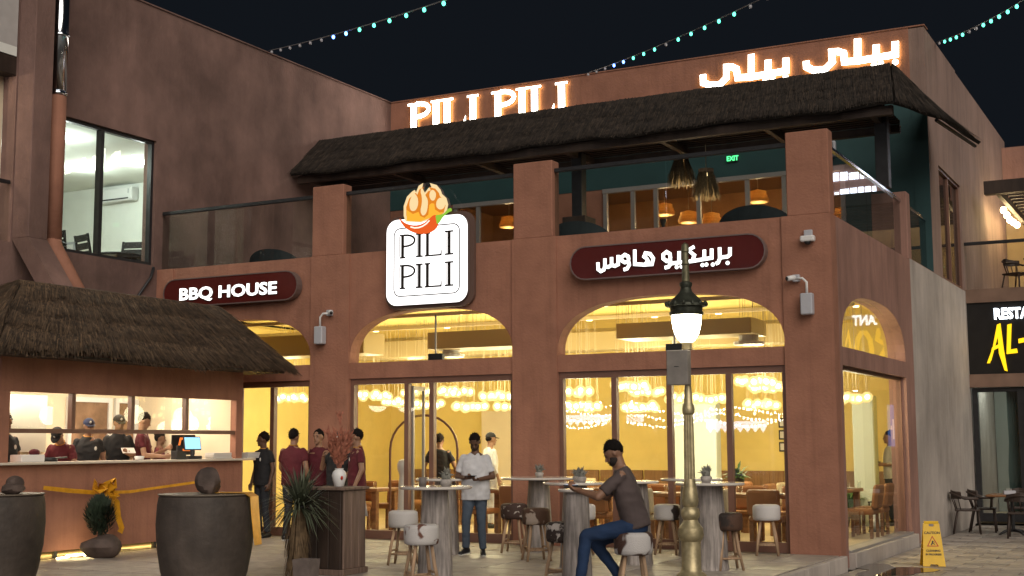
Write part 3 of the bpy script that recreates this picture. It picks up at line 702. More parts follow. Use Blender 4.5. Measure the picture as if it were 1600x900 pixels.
AB = [[(-1.425,4.356),(-1.428,4.25),(-1.464,4.223),(-1.581,4.216)],[(-1.581,4.367),(-1.581,4.202),(-1.607,4.146),(-1.647,4.129)],[(-1.702,4.357),(-1.705,4.221),(-2.011,4.193),(-2.207,4.187),(-2.383,4.179)],[(-1.814,4.349),(-1.817,4.209)],[(-1.965,4.405),(-2.059,4.363),(-1.968,4.278),(-2.001,4.198)],[(-2.203,4.354),(-2.207,4.187)],
[(-2.34,4.255),(-2.349,4.325),(-2.401,4.358),(-2.454,4.322),(-2.455,4.263),(-2.403,4.22),(-2.345,4.236),(-2.337,4.176),(-2.374,4.133),(-2.436,4.123)],[(-2.907,4.429),(-2.91,4.209),(-2.762,4.191),(-2.635,4.19),(-2.612,4.274),(-2.663,4.347),(-2.737,4.363),(-2.759,4.314),(-2.718,4.281),(-2.697,4.24),(-2.74,4.197)],
[(-3.006,4.281),(-3.015,4.332),(-3.069,4.362),(-3.123,4.33),(-3.124,4.279),(-3.071,4.246),(-3.01,4.256),(-3.0,4.201),(-3.036,4.149),(-3.094,4.137)],[(-3.177,4.364),(-3.179,4.223),(-3.233,4.202),(-3.287,4.22),(-3.286,4.341)],[(-3.287,4.22),(-3.342,4.193),(-3.397,4.207),(-3.395,4.328)],[(-3.397,4.207),(-3.413,4.158),(-3.463,4.137),(-3.507,4.168),(-3.512,4.276)]]
for i, s in enumerate(AB):
    mb = MB(); mb.ribbon([(x-cx, z-cz) for x, z in s], .054, -.17-.0015*i, -.145-.0015*i, (0,1,1)); mb.build('letter_stroke', [sign_white, sign_ret], t)
for x, z in [(-1.466,4.13),(-1.691,4.122),(-1.849,4.125),(-1.788,4.128),(-2.249,4.122),(-2.175,4.126)]:
    mb = MB(); mb.prism([(x-cx+.031*math.cos(a*.7854), z-cz+.031*math.sin(a*.7854)) for a in range(8)], -.17, -.145, (0,1,1)); mb.build('letter_dot', [sign_white, sign_ret], t)

# ---- the lit logo sign with chili and flames
lg = thing('logo_sign', 'lit white square sign with flames and red chili reading PILI PILI', 'sign', (-6.6,0,4.5))
def rrect(x0, x1, z0, z1, r, n=6):
    p = []
    for cx_, cz_, a0 in [(x1-r,z0+r,-90),(x1-r,z1-r,0),(x0+r,z1-r,90),(x0+r,z0+r,180)]:
        p += [(cx_+r*math.cos(R(a0+90*k/n)), cz_+r*math.sin(R(a0+90*k/n))) for k in range(n+1)]
    return p
sh = lambda pts: [(x+6.6, z-4.5) for x, z in pts]
logo_white = EM('lit_logo_face', (1,.97,.95), 1.7)
mb = MB(); mb.prism(sh(rrect(-7.37,-5.82,3.81,5.24,.20)), -.22, -.10, (0,1,1)); mb.build('light_box', [logo_white, sign_ret], lg)
mb = MB(); mb.prism(sh(rrect(-7.43,-5.74,3.75,5.30,.22)), -.099, -.004, (0,0,0)); mb.build('back_panel', M('dark_sign_back', (.12,.07,.055), .6), lg)
dk = M('dark_logo_print', (.012,.008,.006), .5)
mb = MB(); mb.ribbon(sh(rrect(-7.22,-5.97,3.96,5.09,.12)), .019, -.226, -.221, (0,0,0), True); mb.build('border_line', dk, lg)
for z0, z1 in [(4.585,4.985),(4.075,4.48)]:
    for ch, a, b in [('P',-7.10,-6.80),('I',-6.79,-6.66),('L',-6.62,-6.30),('I',-6.24,-6.08)]:
        mb = MB(); serif(mb, ch, a+6.6, b+6.6, z0-4.5, z1-4.5, .054, -.236, -.224, (0,0,0))
        cxl = (a+b)/2 if ch == 'I' else a+.03
        mb.prism(sh([(cxl-.050,z0+.03),(cxl-.039,z0+.03),(cxl-.039,z1-.03),(cxl-.050,z1-.03)]), -.234, -.225, (0,0,0)); mb.build('letter', dk, lg)
flame = [(-6.995,5.197),(-7.033,5.296),(-7.034,5.46),(-6.971,5.614),(-6.87,5.692),(-6.819,5.715),(-6.794,5.671),(-6.743,5.776),(-6.655,5.814),(-6.674,5.734),(-6.623,5.647),(-6.554,5.722),(-6.498,5.733),(-6.529,5.802),(-6.398,5.756),(-6.32,5.667),(-6.295,5.597),(-6.211,5.522),(-6.177,5.411),(-6.211,5.28),(-6.304,5.22),(-6.459,5.206),(-6.709,5.16)]
o1 = [(-6.949,5.521),(-6.932,5.41),(-6.852,5.349),(-6.767,5.388),(-6.733,5.529),(-6.695,5.594),(-6.66,5.495),(-6.704,5.363),(-6.685,5.288),(-6.628,5.261),(-6.569,5.311),(-6.553,5.431),(-6.491,5.488),(-6.428,5.482),(-6.373,5.564),(-6.398,5.648),(-6.441,5.684)]
o2 = [(-6.422,5.474),(-6.409,5.383),(-6.335,5.331),(-6.248,5.369),(-6.227,5.456)]
yel = [(-6.969,5.208),(-6.977,5.395),(-6.916,5.354),(-6.852,5.313),(-6.742,5.339),(-6.71,5.268),(-6.628,5.229),(-6.553,5.277),(-6.534,5.438),(-6.491,5.461),(-6.441,5.448),(-6.428,5.353),(-6.335,5.29),(-6.267,5.298),(-6.335,5.242),(-6.49,5.228),(-6.709,5.173)]
chili = [(-7.107,5.269),(-7.059,5.216),(-6.962,5.153),(-6.804,5.113),(-6.662,5.129),(-6.552,5.187),(-6.475,5.248),(-6.412,5.265),(-6.359,5.212),(-6.35,5.116),(-6.396,5.026),(-6.521,4.968),(-6.693,4.96),(-6.866,5.009),(-7.01,5.103),(-7.09,5.205)]
hi_ = [(-6.93,5.112),(-6.772,5.064),(-6.615,5.103),(-6.496,5.201)]
green = [(-6.412,5.257),(-6.397,5.174),(-6.381,5.092),(-6.319,5.141),(-6.288,5.192),(-6.226,5.241),(-6.149,5.288),(-6.094,5.296),(-6.113,5.352),(-6.18,5.336),(-6.242,5.269),(-6.319,5.254)]
def smooth2(p, closed=True):
    q = []; n = len(p)
    for i in range(n if closed else n-1):
        a, b = p[i], p[(i+1)%n]; q += [(.75*a[0]+.25*b[0], .75*a[1]+.25*b[1]), (.25*a[0]+.75*b[0], .25*a[1]+.75*b[1])]
    return q
def lit(n_, c, s): return EM(n_, c, s)
mb = MB(); mb.prism(sh(flame), -.232, -.10, (0,1,1)); mb.build('flame', [lit('lit_flame_cream', (1,.74,.38), .80), sign_ret], lg)
fx = lambda pts: [(-6.995+(x-160)*.003134, 5.197+(335-y)*.00277-(x-160)*.000295) for x, y in pts]
fc = (-6.605, 5.42); inner_f = [(fc[0]+(x-fc[0])*.88, fc[1]+(z-fc[1])*.86-.012) for x, z in flame]
mb = MB(); mb.prism(sh(inner_f), -.235, -.2325, (0,0,0)); mb.build('flame_body', lit('lit_flame_orange', (.80,.24,.02), .80), lg)
mb = MB(); mb.prism(sh(yel), -.238, -.2355, (0,0,0)); mb.build('flame_core', lit('lit_flame_yellow', (1,.46,.04), .85), lg)
for k, tg in enumerate([[(190,265),(183,225),(195,185),(213,160),(235,185),(240,225),(228,262),(208,272)],[(262,295),(252,270),(262,225),(262,185),(252,150),(262,125),(280,170),(298,200),(298,240),(290,280),(275,297)],[(318,205),(306,180),(312,150),(330,140),(348,160),(346,190),(334,208)],[(365,260),(348,240),(352,205),(375,185),(400,205),(405,235),(390,258)]]):
    mb = MB(); mb.prism(sh(smooth2(fx(tg))), -.243, -.2385, (0,0,0)); mb.build('flame_tongue', bpy.data.materials['lit_flame_cream'], lg)
mb = MB(); mb.prism(sh(smooth2(chili)), -.252, -.245, (0,0,0)); mb.build('chili', lit('lit_chili_red', (.85,.12,.02), .80), lg)
mb = MB(); mb.ribbon(sh(smooth2(hi_,False)), .022, -.256, -.2525, (0,0,0)); mb.build('chili_highlight', lit('lit_highlight', (1,.85,.7), 1.1), lg)
mb = MB(); mb.prism(sh(smooth2(green)), -.258, -.2535, (0,0,0)); mb.build('chili_stem', lit('lit_stem_green', (.28,.55,.05), .85), lg)

lg.scale = (1,.62,1)
# ---- exit sign
ex = thing('exit_sign', 'small green lit EXIT sign on the teal balcony wall', 'sign', (-3.97,7.85,7.46))
MB().cbox(-.22,.22,-.05,-.002,-.13,.13,.01).build('sign_box', M('exit_box', (.05,.09,.07), .4), ex)
me = text_mesh('EXIT', .25, .006, .006, [EM('exit_green', (.10,1,.30), 2.4)]); link('lettering', me, ex, (0,-.062,-.09))
ex.scale = (.5,.8,.56)
# ---- neighbour sign is built with the neighbour below

# ================================================================== NEIGHBOUR (right)
N_ = thing('neighbour_building', 'neighbouring restaurant with black fascia and an open upper terrace', 'building', (0,11.5,0))
conc_b = M('brown_beam', (.20,.125,.09), .8, var=.15, scale=3, bump=.2)
nb = MB(); nb.box(.005,9,0,.3,4.53,4.82); nb.box(.005,9,.0,.3,2.70,2.98); nb.build('beam', conc_b, N_)
MB().box(.005,9,.05,.3,2.985,4.525).build('fascia', M('black_fascia', (.012,.011,.011), .35, var=.2), N_)
MB().box(.005,9,.3,7.2,4.53,4.78).build('terrace_slab', conc_b, N_)
MB().box(.005,9,7.2,7.5,4.78,7.9).build('terrace_back_wall', M('warm_render', (.45,.33,.18), .8, var=.12, scale=2, bump=.2), N_)
MB().box(.005,9,7.0,7.5,7.9,9.35).build('upper_back_wall', stucco_side, N_)
MB().cbox(.005,9,.06,.12,5.80,5.87,.01).build('handrail', black_m, N_)
MB().box(.02,9,.08,.095,4.83,5.79).build('rail_pane', glass, N_)
pg = MB(); pg.box(.30,9,1.3,1.55,7.12,7.42); pg.build('pergola_beam', dark_wood, N_)
for i in range(11): MB().box(.6,9,1.9+i*.45,1.99+i*.45,7.30,7.40).build('pergola_slat', dark_wood, N_)
MB().box(.5,.6,1.55,7.0,7.16,7.32).build('pergola_side', dark_wood, N_)
for y, z in [(3.7,7.24),(4.25,7.2),(4.8,7.16),(5.5,7.2),(6.2,7.24)]:
    MB().ell((.40,y,z-.12),(.075,.075,.085),10,8).build('bulb', EM('terrace_bulb', (1,.72,.34), 30) if y < 3.8 else bpy.data.materials['terrace_bulb'], N_); lamp(N_, (.52,y,z-.30), 9, (1,.72,.36), .08)
MB().ell((1.35,4.2,7.1),(.075,.075,.085),10,8).build('bulb', bpy.data.materials['terrace_bulb'], N_)
MB().box(-.3,.004,-.04,8,-.2,4.785).build('party_wall', concrete, N_)
# shopfront
for x in (.6,2.6): MB().lathe([(0,0),(.12,0),(.12,.02),(0,.02)],14,(x,1.6,3.0)).build('shop_ceiling_lamp', bpy.data.materials['cool_ceiling_light'], N_); lamp(N_, (x,1.6,2.85), 14, (.9,1,.92), .12)
MB().box(.02,9,.3,3.4,3.03,3.1).build('shop_ceiling', white_in, N_)
sf = MB(); sf.box(.03,.14,.1,.25,-.15,2.69); sf.box(.95,2.1,.1,.25,-.15,2.69); sf.box(.14,.95,.1,.25,2.60,2.69); sf.box(.14,.95,.1,.25,-.15,.02); sf.box(3.4,3.5,.1,.25,-.15,2.69); sf.build('shopfront_frame', black_m, N_)
MB().box(.142,.948,.16,.172,.022,2.598).build('pane', glass, N_); MB().box(2.102,3.398,.16,.172,-.14,2.69).build('pane', glass, N_)
MB().box(.02,9,3.4,3.5,-.1,4.5).build('shop_back_wall', M('shop_wall', (.34,.36,.33), .8), N_)
MB().box(.02,9,.3,3.4,-.2,-.1).build('shop_floor', floor_in, N_)
cu_ = MB()
for i in range(10):
    x = .70+i*.026; cu_.tube([(x,.42+.02*(i%2),2.62),(x+.01,.42+.02*(i%2),1.5),(x-.03,.44,.9),(x,.42,.05)],.017,6)
cu_.build('curtain', M('teal_curtain', (.10,.16,.15), .8), N_, True)
scm = EM('shop_screen', (.25,.45,.85), 1.2)
scr = thing('wall_screen', 'lit blue poster screen on the black shopfront pillar', 'screen', (1.35,11.55,1.9))
MB().cbox(-.22,.22,-.03,.04,-.5,.5,.01).build('screen_case', black_m, scr); MB().box(-.19,.19,-.036,-.031,-.46,.46).build('screen_face', M('poster_glow', (.1,.2,.5), .3), scr)
for p in (scr.children[1],):
    m_ = EM('poster_light', (.10,.22,.6), .9); p.data.materials[0] = m_
mb = MB()
for k in range(7): mb.box(-.15+.04*k,-.12+.04*k,-.042,-.037,-.3+.07*((k*3)%5),.0+.07*((k*2)%4))
mb.build('screen_shapes', EM('poster_shapes', (.9,.75,.7), 1.2), scr)
ns = thing('fascia_sign', 'yellow brush lettering under white RESTAURANT on the black fascia', 'sign', (0,11.5,3.6))
me = text_mesh('RESTAURANT', .34, .015, .012, [EM('cool_letter', (.85,.92,1), 4.0)], 'LEFT'); me.transform(Matrix.Diagonal((.74,1,.94,1))); link('white_lettering', me, ns, (.56,.02,.56))
ylw = EM('yellow_letter', (1,.60,.012), 1.3)
for nm, poly in [('A_left',[(.36,-.42),(.44,-.42),(.70,.46),(.80,.50),(.78,.38),(.48,-.36)]),('A_right',[(.70,.47),(.80,.50),(.86,-.10),(.94,-.62),(.86,-.60),(.72,-.20)]),('A_bar',[(.50,-.14),(.74,-.06),(.74,.02),(.53,-.06)]),('L_',[(1.0,.46),(1.12,.48),(1.06,-.12),(1.24,-.10),(1.26,-.20),(.94,-.22)]),('dash',[(1.30,.12),(1.52,.15),(1.52,.05),(1.30,.02)])]:
    MB().prism([((x-.36)*.70+.38, z*.92) for x, z in poly], .0, .045).build('brush_stroke', ylw, ns)
def brush(ch, x):
    st = {'R': [[(0,-.4),(.06,.4),(.26,.42),(.30,.22),(.06,.06)],[(.10,.06),(.36,-.42)]], 'O': [[(.18+.17*math.cos(a*.628),.40*math.sin(a*.628)) for a in range(11)]], 'M': [[(0,-.4),(.08,.4),(.2,-.1),(.36,.42),(.42,-.4)]], 'A': [[(0,-.42),(.22,.45),(.36,-.45)],[(.07,-.12),(.32,-.06)]], 'N': [[(0,-.4),(.05,.4),(.30,-.4),(.36,.42)]]}[ch]
    for i, p_ in enumerate(st): MB().ribbon([(x+a, b) for a, b in p_], .10, .0-.002*i, .045-.002*i).build('brush_stroke', ylw, ns)
for ch, x in zip('ROMMAN', (1.28,1.70,2.14,2.66,3.20,3.68)): brush(ch, x)
# ================================================================== PEOPLE
skins = dict(d=M('dark_skin', (.11,.055,.034), .5, var=.08, scale=20), m=M('brown_skin', (.25,.135,.085), .5, var=.08, scale=20), l=M('tan_skin', (.36,.21,.135), .5, var=.08, scale=20))
hair_m = M('black_hair', (.010,.008,.007), .9, spec=.1, var=.3, scale=60, bump=.4, bscale=90)
beard_m = M('dark_beard', (.022,.015,.012), .8, var=.4, scale=80, bump=.4, bscale=120)
lip_m = M('lip', (.12,.045,.035), .5)
eye_m = M('dark_eye', (.02,.015,.012), .2)
def cloth(n, c): return M(n, c, .85, var=.14, scale=5, bump=.35, bscale=9)
blk = cloth('black_cotton', (.014,.014,.016)); mar = cloth('maroon_cotton', (.085,.010,.017)); wht = cloth('white_cotton', (.52,.52,.54)); brn = cloth('grey_brown_tshirt', (.080,.060,.058))
nav = cloth('navy_cotton', (.015,.022,.06)); jean = cloth('blue_denim', (.055,.075,.105)); jean2 = cloth('dark_blue_denim', (.012,.032,.085)); drk = cloth('dark_denim', (.022,.025,.032)); gry = cloth('grey_trouser', (.10,.10,.10))
shoe_m = M('black_shoe', (.012,.012,.013), .4); sole_m = M('white_sole', (.5,.5,.48), .6); gold_c = M('gold_collar_edge', (.42,.20,.03), .7); whl = M('white_badge', (.6,.58,.55), .6)
phone_m = M('black_phone', (.01,.01,.012), .2)
def capm(mb, a, b, ra, rb, n=12, fl=False, flb=None, h=3):
    a = Vector(a); b = Vector(b); d = (b-a); L = d.length; d = d.normalized() if L > 1e-6 else Vector((0,0,1))
    u = d.orthogonal().normalized(); v = d.cross(u); rows = []
    if fl: rows.append((a, ra))
    else:
        for k in range(h): t = math.pi/2*k/h; rows.append((a-d*ra*math.cos(t), max(1e-4, ra*math.sin(t))))
        rows.append((a, ra))
    if flb if flb is not None else fl: rows.append((b, rb))
    else:
        rows.append((b, rb))
        for k in range(h-1,-1,-1): t = math.pi/2*k/h; rows.append((b+d*rb*math.cos(t), max(1e-4, rb*math.sin(t))))
    vs = [c+(u*math.cos(2*math.pi*k/n)+v*math.sin(2*math.pi*k/n))*r for c, r in rows for k in range(n)]
    fs = [(i*n+k, i*n+(k+1)%n, (i+1)*n+(k+1)%n, (i+1)*n+k) for i in range(len(rows)-1) for k in range(n)]
    fs.append(tuple(range(n-1,-1,-1))); fs.append(tuple((len(rows)-1)*n+k for k in range(n)))
    mb.add(vs, fs); return mb
def loft(mb, rings, n=18):
    vs = []
    for c, X, Y in rings:
        for k in range(n):
            a = 2*math.pi*k/n; ca, sa = math.cos(a), math.sin(a)
            e = 2/2.35; vs.append(Vector(c)+Vector(X)*math.copysign(abs(ca)**e, ca)+Vector(Y)*math.copysign(abs(sa)**e, sa))
    m = len(rings)
    fs = [(i*n+k, i*n+(k+1)%n, (i+1)*n+(k+1)%n, (i+1)*n+k) for i in range(m-1) for k in range(n)]
    fs.append(tuple(range(n-1,-1,-1))); fs.append(tuple((m-1)*n+k for k in range(n)))
    mb.add(vs, fs); return mb
def fuse(mb, voxel, sm=3, fac=.5):
    me = mb.mesh('tmp', []); ob = bpy.data.objects.new('tmp', me); col.objects.link(ob)
    r = ob.modifiers.new('r', 'REMESH'); r.mode = 'VOXEL'; r.voxel_size = voxel; r.use_smooth_shade = True
    if sm:
        s = ob.modifiers.new('s', 'SMOOTH'); s.factor = fac; s.iterations = sm
    dg = bpy.context.evaluated_depsgraph_get(); dg.update()
    out = bpy.data.meshes.new_from_object(ob.evaluated_get(dg))
    bpy.data.objects.remove(ob); bpy.data.meshes.remove(me)
    out.materials.clear(); return out
V3 = Vector
from mathutils import noise as mnoise
def folds(me, amp, seed):
    me.update()
    ns_ = [v.normal.copy() for v in me.vertices]
    for v, n_ in zip(me.vertices, ns_):
        p_ = v.co; q_ = V3((p_.x*7+p_.z*4+seed, p_.y*7, p_.z*11-p_.x*5))
        r_ = 1-abs(mnoise.noise(q_))*2.2; f_ = mnoise.noise(V3((p_.x*5, p_.y*5+seed, p_.z*4)))
        v.co = p_+n_*(amp*(r_*.6+f_*.8)-amp*.4)
    me.update(); return me
def person(label, loc, face, h=1.75, skin='m', shirt=blk, pants=drk, lean=0, head=(0,0), pose=None, hair=True, cap=None, beard=False, sleeve=.62, build_=1.0,
           curl=.6, vox=.010, collar=None, badge=False, group=None, shoes=True, sit=None, hem=.86, tail=False, legs=True, cat='person', sole=False, loose=1.12):
    """face = world direction (x,y) the chest points to; local forward is -Y, left is +X. Coordinates for a 1.75 m figure."""
    p = dict(Le=(.245,.03,1.14), Lw=(.25,-.05,.90), Re=(-.245,.03,1.14), Rw=(-.25,-.05,.90), Lk=(.10,-.02,.50), La=(.11,.03,.085), Rk=(-.10,-.02,.50), Ra=(-.11,.03,.085), Lf=(0,-1), Rf=(0,-1), hip=(0,0,.95))
    p.update(pose or {})
    T = thing('person', label, cat, loc, math.atan2(face[0], -face[1]), group)
    s = h/1.75; T.scale = (s, s, s)
    hip = V3(p['hip']); Rl = Matrix.Rotation(R(lean), 3, 'X')     # forward lean
    def U(x, y, z): return hip + Rl @ V3((x, y, z-.95))
    bw_ = build_
    # head
    hc = U(0, -.02, 1.635); neck = U(0, .012, 1.47)
    hr = Rl @ Matrix.Rotation(R(head[1]), 3, 'Z') @ Matrix.Rotation(R(head[0]), 3, 'X')
    hp = lambda x, y, z: hc + hr @ V3((x, y, z))
    b = MB()
    b.ell(hp(0,.012,.02), (.076,.096,.102), 16, 10, rot=hr); b.ell(hp(0,-.022,-.045), (.058,.066,.075), 14, 8, rot=hr)
    capm(b, hp(0,-.082,.0), hp(0,-.100,-.026), .010, .015, 8); b.ell(hp(0,-.072,-.062), (.028,.020,.014), 10, 6, rot=hr)
    b.ell(hp(0,-.070,.026), (.052,.018,.010), 10, 6, rot=hr); b.ell(hp(0,-.065,-.098), (.024,.022,.018), 10, 6, rot=hr)
    for q in (-1, 1): b.ell(hp(q*.078,.012,-.005), (.010,.020,.032), 8, 6, rot=hr)
    capm(b, neck-(Rl@V3((0,0,.05))), hp(0,.015,-.06), .060, .054)
    # torso core
    tor = [(.93,.130,.090,0),(1.05,.140,.10,0),(1.25,.168,.108,0),(1.38,.165,.095,.005),(1.45,.11,.07,.01),(1.49,.06,.055,.012)]
    loft(b, [(U(0,yo,z), Rl@V3((rx*bw_,0,0)), Rl@V3((0,ry*bw_,0))) for z, rx, ry, yo in tor])
    sh_ = {}
    for q, E, Wr, nm in ((1,'Le','Lw','L'), (-1,'Re','Rw','R')):
        S = U(q*.166*bw_, .010, 1.405); sh_[nm] = S; e = V3(p[E]); w_ = V3(p[Wr])
        capm(b, S, e, .050*bw_, .040*bw_); capm(b, e, w_, .040*bw_, .027)
        d = (w_-e).normalized(); tgt = V3(p.get(nm+'palm', (-q,0,0)))
        n_ = (tgt - d*tgt.dot(d)); n_ = n_.normalized() if n_.length > 1e-4 else d.orthogonal().normalized()   # palm faces n_
        sd = d.cross(n_)
        th_s = -q if False else (1 if sd.dot(V3(p.get(nm+'th', (0,-1,0)))) > 0 else -1)
        pc = w_+d*.050
        capm(b, w_+d*.012+sd*.014, w_+d*.082+sd*.024, .019, .016); capm(b, w_+d*.012-sd*.014, w_+d*.082-sd*.024, .019, .016); capm(b, w_+d*.012, w_+d*.085, .020, .017)
        for i, (o, L) in enumerate([(.030,.068),(.011,.076),(-.009,.071),(-.028,.056)]):
            o *= th_s; a0 = w_+d*.085+sd*o; c1 = curl*(.8+.12*i); d1 = (d*math.cos(c1)+n_*math.sin(c1)); c2 = c1+curl*1.1; d2 = (d*math.cos(c2)+n_*math.sin(c2))
            a1 = a0+d1*L*.55; a2 = a1+d2*L*.5; r_ = max(.0095, vox*.95)
            capm(b, a0, a1, r_, r_*.95, 8); capm(b, a1, a2, r_*.95, r_*.85, 8)
        tb = w_+d*.026+sd*th_s*.026; t1_ = tb+(d*.6+sd*th_s*.6+n_*.35).normalized()*.042; t2_ = t1_+(d*.85+n_*.5).normalized()*.03
        capm(b, tb, t1_, .013, .0115, 8); capm(b, t1_, t2_, .0115, .010, 8)
    if legs:
        for q, nm in ((1,'L'), (-1,'R')):
            H = hip+V3((q*.09*bw_,0,-.03)); k_ = V3(p[nm+'k']); a_ = V3(p[nm+'a'])
            capm(b, H, k_, .066*bw_, .050); capm(b, k_, a_, .050, .036)
            f_ = V3((*p[nm+'f'], p.get(nm+'fz', 0))).normalized(); capm(b, a_+V3((0,0,-.045)), a_+f_*.13+V3((0,0,-.06)), .032, .026)
    me = fuse(b, vox, 2, .4); me.materials.append(skins[skin]); body = link('body', me, T)
    # shirt
    c = MB()
    rg = [(hem,.168*loose,.122*loose,0),(.95,.164*loose,.119*loose,0),(1.08,.160*loose,.116*loose,0),(1.25,.180*(1+.4*(loose-1)),.124*(1+.4*(loose-1)),-.002),(1.35,.184,.112,.003),(1.41,.168,.092,.008),(1.452,.115,.078,.010),(1.485,.072,.064,.012)]
    loft(c, [(U(0,yo,z), Rl@V3((rx*bw_,0,0)), Rl@V3((0,ry*bw_,0))) for z, rx, ry, yo in rg])
    for q, E, Wr, nm in ((1,'Le','Lw','L'), (-1,'Re','Rw','R')):
        S = sh_[nm]; e = V3(p[E]); w_ = V3(p[Wr])
        if sleeve <= 1: capm(c, S, S.lerp(e, sleeve), .056*bw_, .061*bw_, 12, False, True)
        else: capm(c, S, e, .062*bw_, .052*bw_); capm(c, e, e.lerp(w_, sleeve-1), .050*bw_, .038, 12, False, True)
    if collar is not None:
        for k in range(10):
            a0 = 2*math.pi*k/10; a1 = 2*math.pi*(k+1)/10
            capm(c, U(.068*math.cos(a0), .012+.062*math.sin(a0), 1.488-.016*(math.sin(a0)<0)), U(.068*math.cos(a1), .012+.062*math.sin(a1), 1.488-.016*(math.sin(a1)<0)), .015, .015, 8)
    me = folds(fuse(c, .0125, 9, .5), .011, len(label)*1.7); me.materials.append(shirt); link('shirt', me, T)
    if collar is not None and collar != shirt:
        c2 = MB()
        for k in range(12):
            a0 = 2*math.pi*k/12; a1 = 2*math.pi*(k+1)/12
            capm(c2, U(.072*math.cos(a0), .010+.066*math.sin(a0), 1.502-.02*(math.sin(a0)<0)), U(.072*math.cos(a1), .010+.066*math.sin(a1), 1.502-.02*(math.sin(a1)<0)), .008, .008, 6)
        c2.build('collar', collar, T, True)
    if badge:
        bx = U(.085,-.128*bw_,1.30); m_ = MB().ell((0,0,0), (.020,.006,.032), 8, 6); m_.xf(Matrix.Translation(bx)@Rl.to_4x4()); m_.build('badge', whl, T, True)
    if legs:
        t_ = MB()
        loft(t_, [(hip+V3((0,0,-.11)), V3((.158*bw_,0,0)), V3((0,.112*bw_,0))), (hip+V3((0,0,-.02)), V3((.164*bw_,0,0)), V3((0,.126*bw_,0))), (U(0,0,1.02), Rl@V3((.140*bw_,0,0)), Rl@V3((0,.098*bw_,0)))])
        for q, nm in ((1,'L'), (-1,'R')):
            H = hip+V3((q*.085*bw_,0,-.05)); k_ = V3(p[nm+'k']); a_ = V3(p[nm+'a'])
            capm(t_, H, k_, .098*bw_, .066); capm(t_, k_, a_+(k_-a_)*.02, .066, .054, 12, False, True)
        me = folds(fuse(t_, .0125, 3, .5), .009, len(label)*2.3); me.materials.append(pants); link('trousers', me, T)
        for q, nm in ((1,'L'), (-1,'R')):
            a_ = V3(p[nm+'a']); f_ = V3((*p[nm+'f'], p.get(nm+'fz', 0))).normalized(); m_ = MB()
            up = V3((0,0,1)) if abs(f_.z) < .5 else V3((0,0,1)); sdv = f_.cross(up).normalized(); upv = sdv.cross(f_)
            base = a_ - upv*.045
            rr = [(-.075,.030,.030,.0),(-.05,.038,.050,.008),(.0,.041,.052,.008),(.06,.042,.040,-.004),(.12,.044,.033,-.012),(.165,.036,.026,-.018),(.19,.015,.012,-.024)]
            n = 12; vs = []
            for t0, rx, rz, zo in rr:
                for k in range(n):
                    a = 2*math.pi*k/n; z = math.sin(a)*rz+zo; vs.append(base+f_*t0+sdv*math.cos(a)*rx+upv*max(z, -.038))
            fs = [(i*n+k, i*n+(k+1)%n, (i+1)*n+(k+1)%n, (i+1)*n+k) for i in range(len(rr)-1) for k in range(n)]+[tuple(range(n-1,-1,-1)), tuple((len(rr)-1)*n+k for k in range(n))]
            m_.add(vs, fs); so = m_.build('shoe', shoe_m, T, True)
            if sole:
                z_ = MB(); z_.add([base+f_*t0+sdv*x-upv*zz for zz in (.026,.042) for t0, x in ((-.078,-.03),(-.078,.03),(.06,.045),(.14,.044),(.192,.012),(.192,-.012),(.14,-.044),(.06,-.045))], [tuple(range(8)), tuple(range(15,7,-1))]+[(i,8+i,8+(i+1)%8,(i+1)%8) for i in range(8)]); z_.build('shoe_sole', sole_m, T)
    # head details
    for q in (-1, 1):
        e_ = MB().ell((0,0,0), (.013,.007,.006), 8, 6); e_.xf(Matrix.Translation(hp(q*.031,-.083,.008))@hr.to_4x4()); e_.build('eye', eye_m, T, True)
    for q in (-1, 1):
        e_ = MB().ell((0,0,0), (.019,.006,.004), 8, 5); e_.xf(Matrix.Translation(hp(q*.031,-.088,.028))@hr.to_4x4()); e_.build('eyebrow', hair_m, T, True)
    e_ = MB().ell((0,0,0), (.022,.006,.005), 8, 5); e_.xf(Matrix.Translation(hp(0,-.089,-.060))@hr.to_4x4()); e_.build('mouth', lip_m, T, True)
    if hair and not cap:
        m_ = MB(); m_.ell((0,0,0), (.082,.098,.098), 18, 12); rng = random.Random(sum(map(ord, label)) & 255)
        m_.v = [tuple(V3(v)*(1+rng.uniform(-.02,.03))) for v in m_.v]
        m_.v = [(x, y, max(z, -.070 if y > .03 else (-.030 if y > -.02 else .018))) for x, y, z in m_.v]
        for v in rng.sample(list(m_.v), min(150, len(m_.v))):
            v = V3(v)
            for q in range(3):
                d = (v.normalized()+V3((rng.gauss(0,.5),rng.gauss(0,.5),rng.gauss(0,.4)-.25))).normalized(); s_ = d.orthogonal().normalized()*.006; a_ = v*.97+V3((rng.gauss(0,.006),rng.gauss(0,.006),rng.gauss(0,.006))); m_.add([a_-s_, a_+s_, a_+d*rng.uniform(.005,.013)], [(0,1,2)])
        m_.xf(Matrix.Translation(hp(0,.024,.036))@hr.to_4x4()); m_.build('hair', hair_m, T, True)
    if tail:
        m_ = MB(); m_.ell(hp(0,.10,.085), (.055,.05,.05), 12, 8); m_.ell(hp(0,.07,.02), (.085,.06,.09), 12, 8)
        for k in range(8): capm(m_, hp(.03*math.cos(k),.05,.10), hp(.12*math.cos(k*1.3),.06+.05*math.sin(k),.12+.05*math.sin(k*1.7)), .006, .003, 5)
        m_.build('hair_bun', hair_m, T, True)
